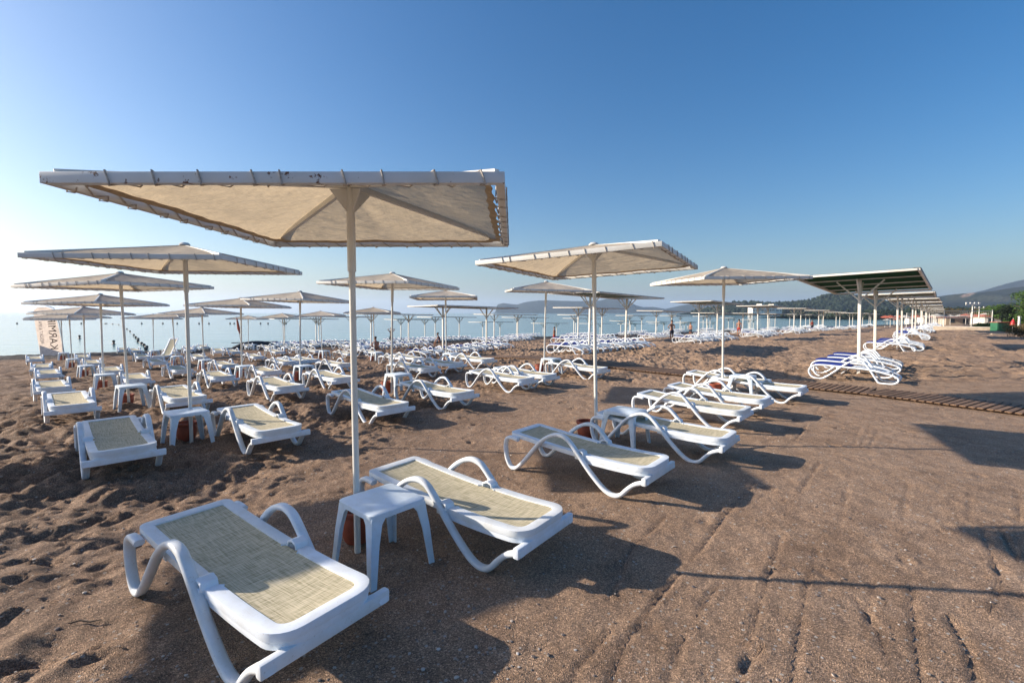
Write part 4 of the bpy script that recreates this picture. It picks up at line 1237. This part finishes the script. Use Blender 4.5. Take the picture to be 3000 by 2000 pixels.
# trees of the headland and the coast: one wood, nobody could count them
fr = random.Random(9); fb = MB()
def wood(V, n, rmin, rmax, zmin):
    k = 0; t = 0
    while k < n and t < n * 30:
        t += 1
        v = fr.choice(V)
        if v[2] < zmin: continue
        r = fr.uniform(rmin, rmax)
        fb.blob((v[0] + fr.uniform(-5, 5), v[1] + fr.uniform(-6, 6), v[2] + r * .25), (r, r, r * fr.uniform(.8, 1.5)), 1, .28, fr); k += 1
wood([v for v in HV if v[1] < 850], 3200, 1.6, 3.8, SEA + 3)
wood([v for v in HV2 if v[1] < 345], 1500, 1.0, 2.0, SEA + 1)
o = fb.build('far_wood', 'forest', smooth=False); tag(o, 'dark pine wood covering the headland and the coast strip', None, None, 'stuff')

# white hotel on the headland
def hotel(px0, px1, ytop, ybase, D, steps, label):
    a = far(px0, ybase, D); c = far(px1, ybase, D); root = empty('hotel', a)
    W = c.x - a.x; H = far(px0, ytop, D).z - a.z
    n = len(steps)
    for i, (f0, f1, hh) in enumerate(steps):
        x0, x1 = W * f0, W * f1
        b = MB(); b.box(((x0 + x1) / 2, i * 1.5, H * hh / 2 - 2), (x1 - x0, 14, H * hh + 4)); b.build('block', 'white', root)
        fl = max(2, int(H * hh / 3.2)); 
        for j in range(fl):
            z = (j + .55) * H * hh / fl
            m = max(2, int((x1 - x0) / 4))
            for q_ in range(m):
                b = MB(); b.box((x0 + (q_ + .5) * (x1 - x0) / m, i * 1.5 - 7.05, z), ((x1 - x0) / m * .55, .3, H * hh / fl * .5)); b.build('window', 'window', root)
    return tag(root, label, 'hotel')
hotel(2198, 2236, 893, 913, 672, [(0, .42, .75), (.42, .75, .95), (.75, 1.0, 1.15)], 'white stepped hotel on the headland hill, the left one of two')
hotel(2246, 2286, 893, 913, 675, [(0, .35, .8), (.35, .62, 1.1), (.62, 1.0, .62)], 'white stepped hotel on the headland hill, the right one of two')

# ------------------------------------------------------------------ right background: wall, bin store, masts, hedge, pine, far parasols, huts
def on(x, Y): return Vector(P3(x, Y))
a = on(2735, 56); c = on(2915, 52)
root = empty('low_wall', a, math.atan2(c.y - a.y, c.x - a.x)); L = (c - a).length
b = MB(); b.box((L / 2, 0, .15), (L, .3, .62)); b.build('wall', 'cream', root, bevel=.02)
b = MB(); b.box((L / 2, 0, .485), (L + .1, .38, .05)); b.build('coping', 'white', root, bevel=.01)
tag(root, 'low cream wall at the back of the beach on the right', 'wall')
a = on(2911, 51); root = empty('bin_store', a, R(-8))
b = MB(); b.box((1.0, 0, .45), (2.0, .9, .94)); b.build('body', 'greenpaint', root, bevel=.02)
for i in range(9): b = MB(); b.box((.12 + i * .22, -.47, .45), (.10, .03, .86)); b.build('slat', 'greenpaint', root)
b = MB(); b.box((1.0, -.02, .955), (2.12, 1.0, .06)); b.build('lid', 'roofred', root, bevel=.01)
tag(root, 'dark green slatted bin store with a red edge by the low wall', 'bin store')
a = on(2826, 44); root = empty('timber_kerb', a, R(-12))
b = MB(); b.box((.9, 0, .03), (1.9, .22, .1)); b.box((3.2, -.1, .03), (2.3, .2, .1)); b.build('planks', 'cream', root, bevel=.01)
tag(root, 'pale timber kerb lying on the sand in front of the low wall', 'kerb')
def mast(x, Y, H, n, label):
    root = empty('floodlight_mast', on(x, Y))
    b = MB(); b.tube([(0, 0, -.2), (0, 0, H)], [.09, .06], 10); b.build('pole', 'steel_clean', root)
    b = MB(); b.bar((-.95, 0, H - .05), (.95, 0, H - .05), .08, .08); b.build('cross_arm', 'steel_clean', root)
    for i in range(n):
        b = MB(); b.box((-.85 + 1.7 * i / max(1, n - 1), -.05, H + .16), (.28, .14, .2)); b.build('lamp_head', 'steel_clean', root, bevel=.02)
    tag(root, label, 'floodlight mast', 'floodlight masts of the beach court')
mast(2846, 64, 3.2, 4, 'white floodlight mast with four lamps on a cross arm, the taller one')
mast(2866, 92, 3.3, 3, 'white floodlight mast behind the taller one')
def net(x0, Y0, x1, Y1, h, label):
    a, c = on(x0, Y0), on(x1, Y1); root = empty('court_net', a, math.atan2(c.y - a.y, c.x - a.x)); L = (c - a).length
    for u in (0, L): b = MB(); b.tube([(u, 0, -.2), (u, 0, h + .1)], .05, 8); b.build('post', 'steel_clean', root)
    b = MB(); b.bar((0, 0, h), (L, 0, h), .03, .07); b.bar((0, 0, h - .9), (L, 0, h - .9), .03, .05); b.build('tape', 'white', root)
    b = MB()
    for i in range(int(L / .3)): b.bar((.3 * i, 0, h), (.3 * i, 0, h - .9), .012, .012)
    b.build('mesh', 'rope', root); tag(root, label, 'net', 'beach court nets')
net(2764, 58, 2905, 60, 2.3, 'beach court net on white posts, nearer one')
net(2655, 80, 2842, 86, 2.4, 'beach court net on white posts, farther one')
root = empty('white_post', on(2985, 47)); b = MB(); b.box((0, 0, .75), (.14, .14, 1.7)); b.build('shaft', 'steel_clean', root, bevel=.01); b = MB(); b.box((0, 0, 1.63), (.2, .2, .06)); b.build('cap', 'steel_clean', root, bevel=.01); tag(root, 'white post in front of the green pine at the right edge', 'post')
root = empty('red_parasol', on(2967, 50)); b = MB(); b.tube([(0, 0, 0), (0, 0, 2.0)], .03, 8); b.build('pole', 'steel_clean', root)
b = MB(); b.lathe([(.001, 1.9), (.12, 1.75), (.30, 1.3), (.34, 1.0), (.30, .95), (.04, 1.0)], n=12); b.build('furled_canopy', 'redplastic', root); tag(root, 'red half closed parasol beside the pine', 'parasol'); root.scale = (.7, .7, .7)
def leaves(b, c, r, n, s, rnd):
    for i in range(n):
        while True:
            q_ = Vector((rnd.uniform(-1, 1), rnd.uniform(-1, 1), rnd.uniform(-1, 1)))
            if .25 < q_.length < 1: break
        p = Vector((c[0] + q_.x * r[0], c[1] + q_.y * r[1], c[2] + q_.z * r[2]))
        u = Vector((rnd.uniform(-1, 1), rnd.uniform(-1, 1), rnd.uniform(-.6, .6))).normalized(); v = u.orthogonal().normalized() * s * rnd.uniform(.4, .8); u = u * s * rnd.uniform(.7, 1.3)
        b.add([p - u, p - v * .6, p + u, p + v], [(0, 1, 2, 3)])
def tree(x, Y, H, rad, label, mat='pine', crown=.75, leaf=.12, cat='tree', n=9):
    rnd = random.Random(int(x)); root = empty('tree', on(x, Y))
    b = MB(); b.tube([(0, 0, -.2), (.05, 0, H * .4), (-.05, .05, H * .85)], [.12 * H / 4, .09 * H / 4, .03], 8)
    for i in range(6):
        a = rnd.uniform(0, 6.28); z = H * rnd.uniform(.3, .7); b.tube([(0, 0, z), (math.cos(a) * rad * .7, math.sin(a) * rad * .7, z + H * .12)], [.05, .015], 5)
    b.build('trunk', 'bark', root)
    b = MB()
    for i in range(n * 3):
        a = rnd.uniform(0, 6.28); rr = rad * rnd.uniform(.1, .75); z = H * (1 - crown * rnd.random() ** .8)
        f_ = .35 + .45 * rnd.random()
        leaves(b, (math.cos(a) * rr, math.sin(a) * rr, z), (rad * f_ * .8, rad * f_ * .8, H * .14), 130, leaf, rnd)
    b.build('crown', mat, root, smooth=False); return tag(root, label, cat)
tree(3020, 50, 3.9, 2.0, 'bright green pine cut by the right edge of the picture', n=14)
tree(2952, 66, 2.7, .9, 'small dark tree left of the bright green pine', 'forest', .8, .14)
for i, (x, Y, H, rd, l) in enumerate([(2905, 110, 4.2, 3.0, 'olive green tree behind the court, right one'), (2880, 125, 4.0, 3.2, 'olive green tree behind the court, middle one'), (2925, 95, 3.6, 2.4, 'olive green tree nearest to the bin store'), (2790, 150, 4.6, 4, 'olive green tree behind the court, left one')]):
    tree(x, Y, H, rd, l, 'hedge' if i % 2 else 'pine', .85, .22)
def hedge(x, Y, w_, h_, mat, label):
    rnd = random.Random(int(x)); root = empty('hedge', on(x, Y)); b = MB()
    for i in range(40): leaves(b, (rnd.uniform(-w_, w_) * .85, rnd.uniform(-.6, .6), h_ * rnd.uniform(.3, .75)), (.45, .45, h_ * .35), 110, .06, rnd)
    b.build('foliage', mat, root, smooth=False)
    b = MB()
    for i in range(12): xx = rnd.uniform(-w_, w_) * .8; b.tube([(xx, 0, -.1), (xx + rnd.uniform(-.2, .2), rnd.uniform(-.2, .2), h_ * .7)], .015, 5)
    b.build('stems', 'bark', root); tag(root, label, 'hedge')
hedge(3010, 38, 1.9, 1.15, 'hedge', 'rusty brown and green clipped hedge at the right edge')
hedge(2890, 57, 1.5, .75, 'pine', 'low green shrub left of the bin store')
# low beach buildings and the crowd of parasols of the next beach
hr = random.Random(77)
for i, (x, Y, w_, h_, m, l) in enumerate([(2745, 135, 8, 2.0, 'white', 'long low white beach bar far behind the court'), (2795, 118, 5, 1.8, 'cream', 'small cream beach hut with a red roof right of the awning posts'), (2903, 96, 4, 1.6, 'white', 'little white kiosk with a red roof by the olive trees'), (2835, 150, 6, 2.2, 'cream', 'cream beach house behind the floodlight masts'), (2690, 170, 7, 2.2, 'white', 'white beach hut behind the far awnings')]):
    root = empty('beach_hut', on(x, Y), R(-20))
    b = MB(); b.box((0, 0, h_ / 2 - .2), (w_, 4, h_ + .4)); b.build('wall', m, root)
    b = MB(); z = h_; b.add([(-w_ / 2 - .4, -2.5, z), (w_ / 2 + .4, -2.5, z), (w_ / 2 + .4, 2.5, z), (-w_ / 2 - .4, 2.5, z), (-w_ / 2 + .8, 0, z + .45), (w_ / 2 - .8, 0, z + .45)], [(0, 1, 5, 4), (2, 3, 4, 5), (1, 2, 5), (3, 0, 4), (0, 3, 2, 1)]); b.build('roof', 'roofred' if i in (1, 2) else 'cream', root, smooth=False)
    for q_ in range(max(2, int(w_ / 2))):
        b = MB(); b.box((-w_ / 2 + (q_ + .5) * w_ / max(2, int(w_ / 2)), -2.02, h_ * .55), (.9, .08, h_ * .5)); b.build('window', 'window', root)
    tag(root, l, 'building')
root = empty('beach_parasol')
b = MB(); b.tube([(0, 0, -.2), (0, 0, 2.2)], .04, 6); b.build('pole', 'steel_clean', root)
b = MB(); b.lathe([(1.35, 2.0), (.7, 2.28), (.05, 2.5), (.001, 2.55)], n=8); b.build('canopy', 'white_hem', root, smooth=False)
remember(root)
rootr = copy_tree(root); CH_OF[rootr.name] = list(rootr.children)
for c_ in CH_OF[rootr.name]:
    if c_.name.startswith('canopy'): c_.data = c_.data.copy(); c_.data.materials[0] = MAT['roofred']
fp_ = {0: [], 1: []}
for i in range(46):
    x = hr.uniform(2590, 2900); Y = hr.uniform(95, 165)
    pr = root if hr.random() < .62 else rootr
    q_ = on(x, Y)
    o = place(pr, q_, hr.uniform(0, 6), 'tiny %s parasol in the crowded next beach at the far right' % ('pale' if pr is root else 'red'), '%s parasols of the next beach' % ('pale' if pr is root else 'red'), 'parasol'); fp_[pr is root].append(o)

number_by_place(fp_[1], 'tiny pale parasol, %s from the left on the next beach, far right')
number_by_place(fp_[0], 'tiny red parasol, %s from the left on the next beach, far right')
# ------------------------------------------------------------------ haze: the air of the bay
b = MB(); b.box((0, 4300, 98), (16000, 9600, 240))
m, n, bs, _, L = newmat('sea_haze'); n.nodes.remove(bs)
pv = n.nodes.new('ShaderNodeVolumePrincipled'); pv.inputs['Color'].default_value = (.66, .80, 1.0, 1); pv.inputs['Density'].default_value = 1.7e-4; pv.inputs['Anisotropy'].default_value = .35
n.links.new(pv.outputs[0], n.nodes['Material Output'].inputs['Volume'])
MAT['haze'] = m
o = b.build('haze', 'haze', smooth=False)
tag(o, 'pale haze lying over the sea and the hills', None, None, 'stuff')
# only the objects of the scene keep a category: parts carry none
for o in bpy.data.objects:
    if o.parent:
        for k in ('label', 'category', 'group'):
            if k in o and k == 'category': del o[k]
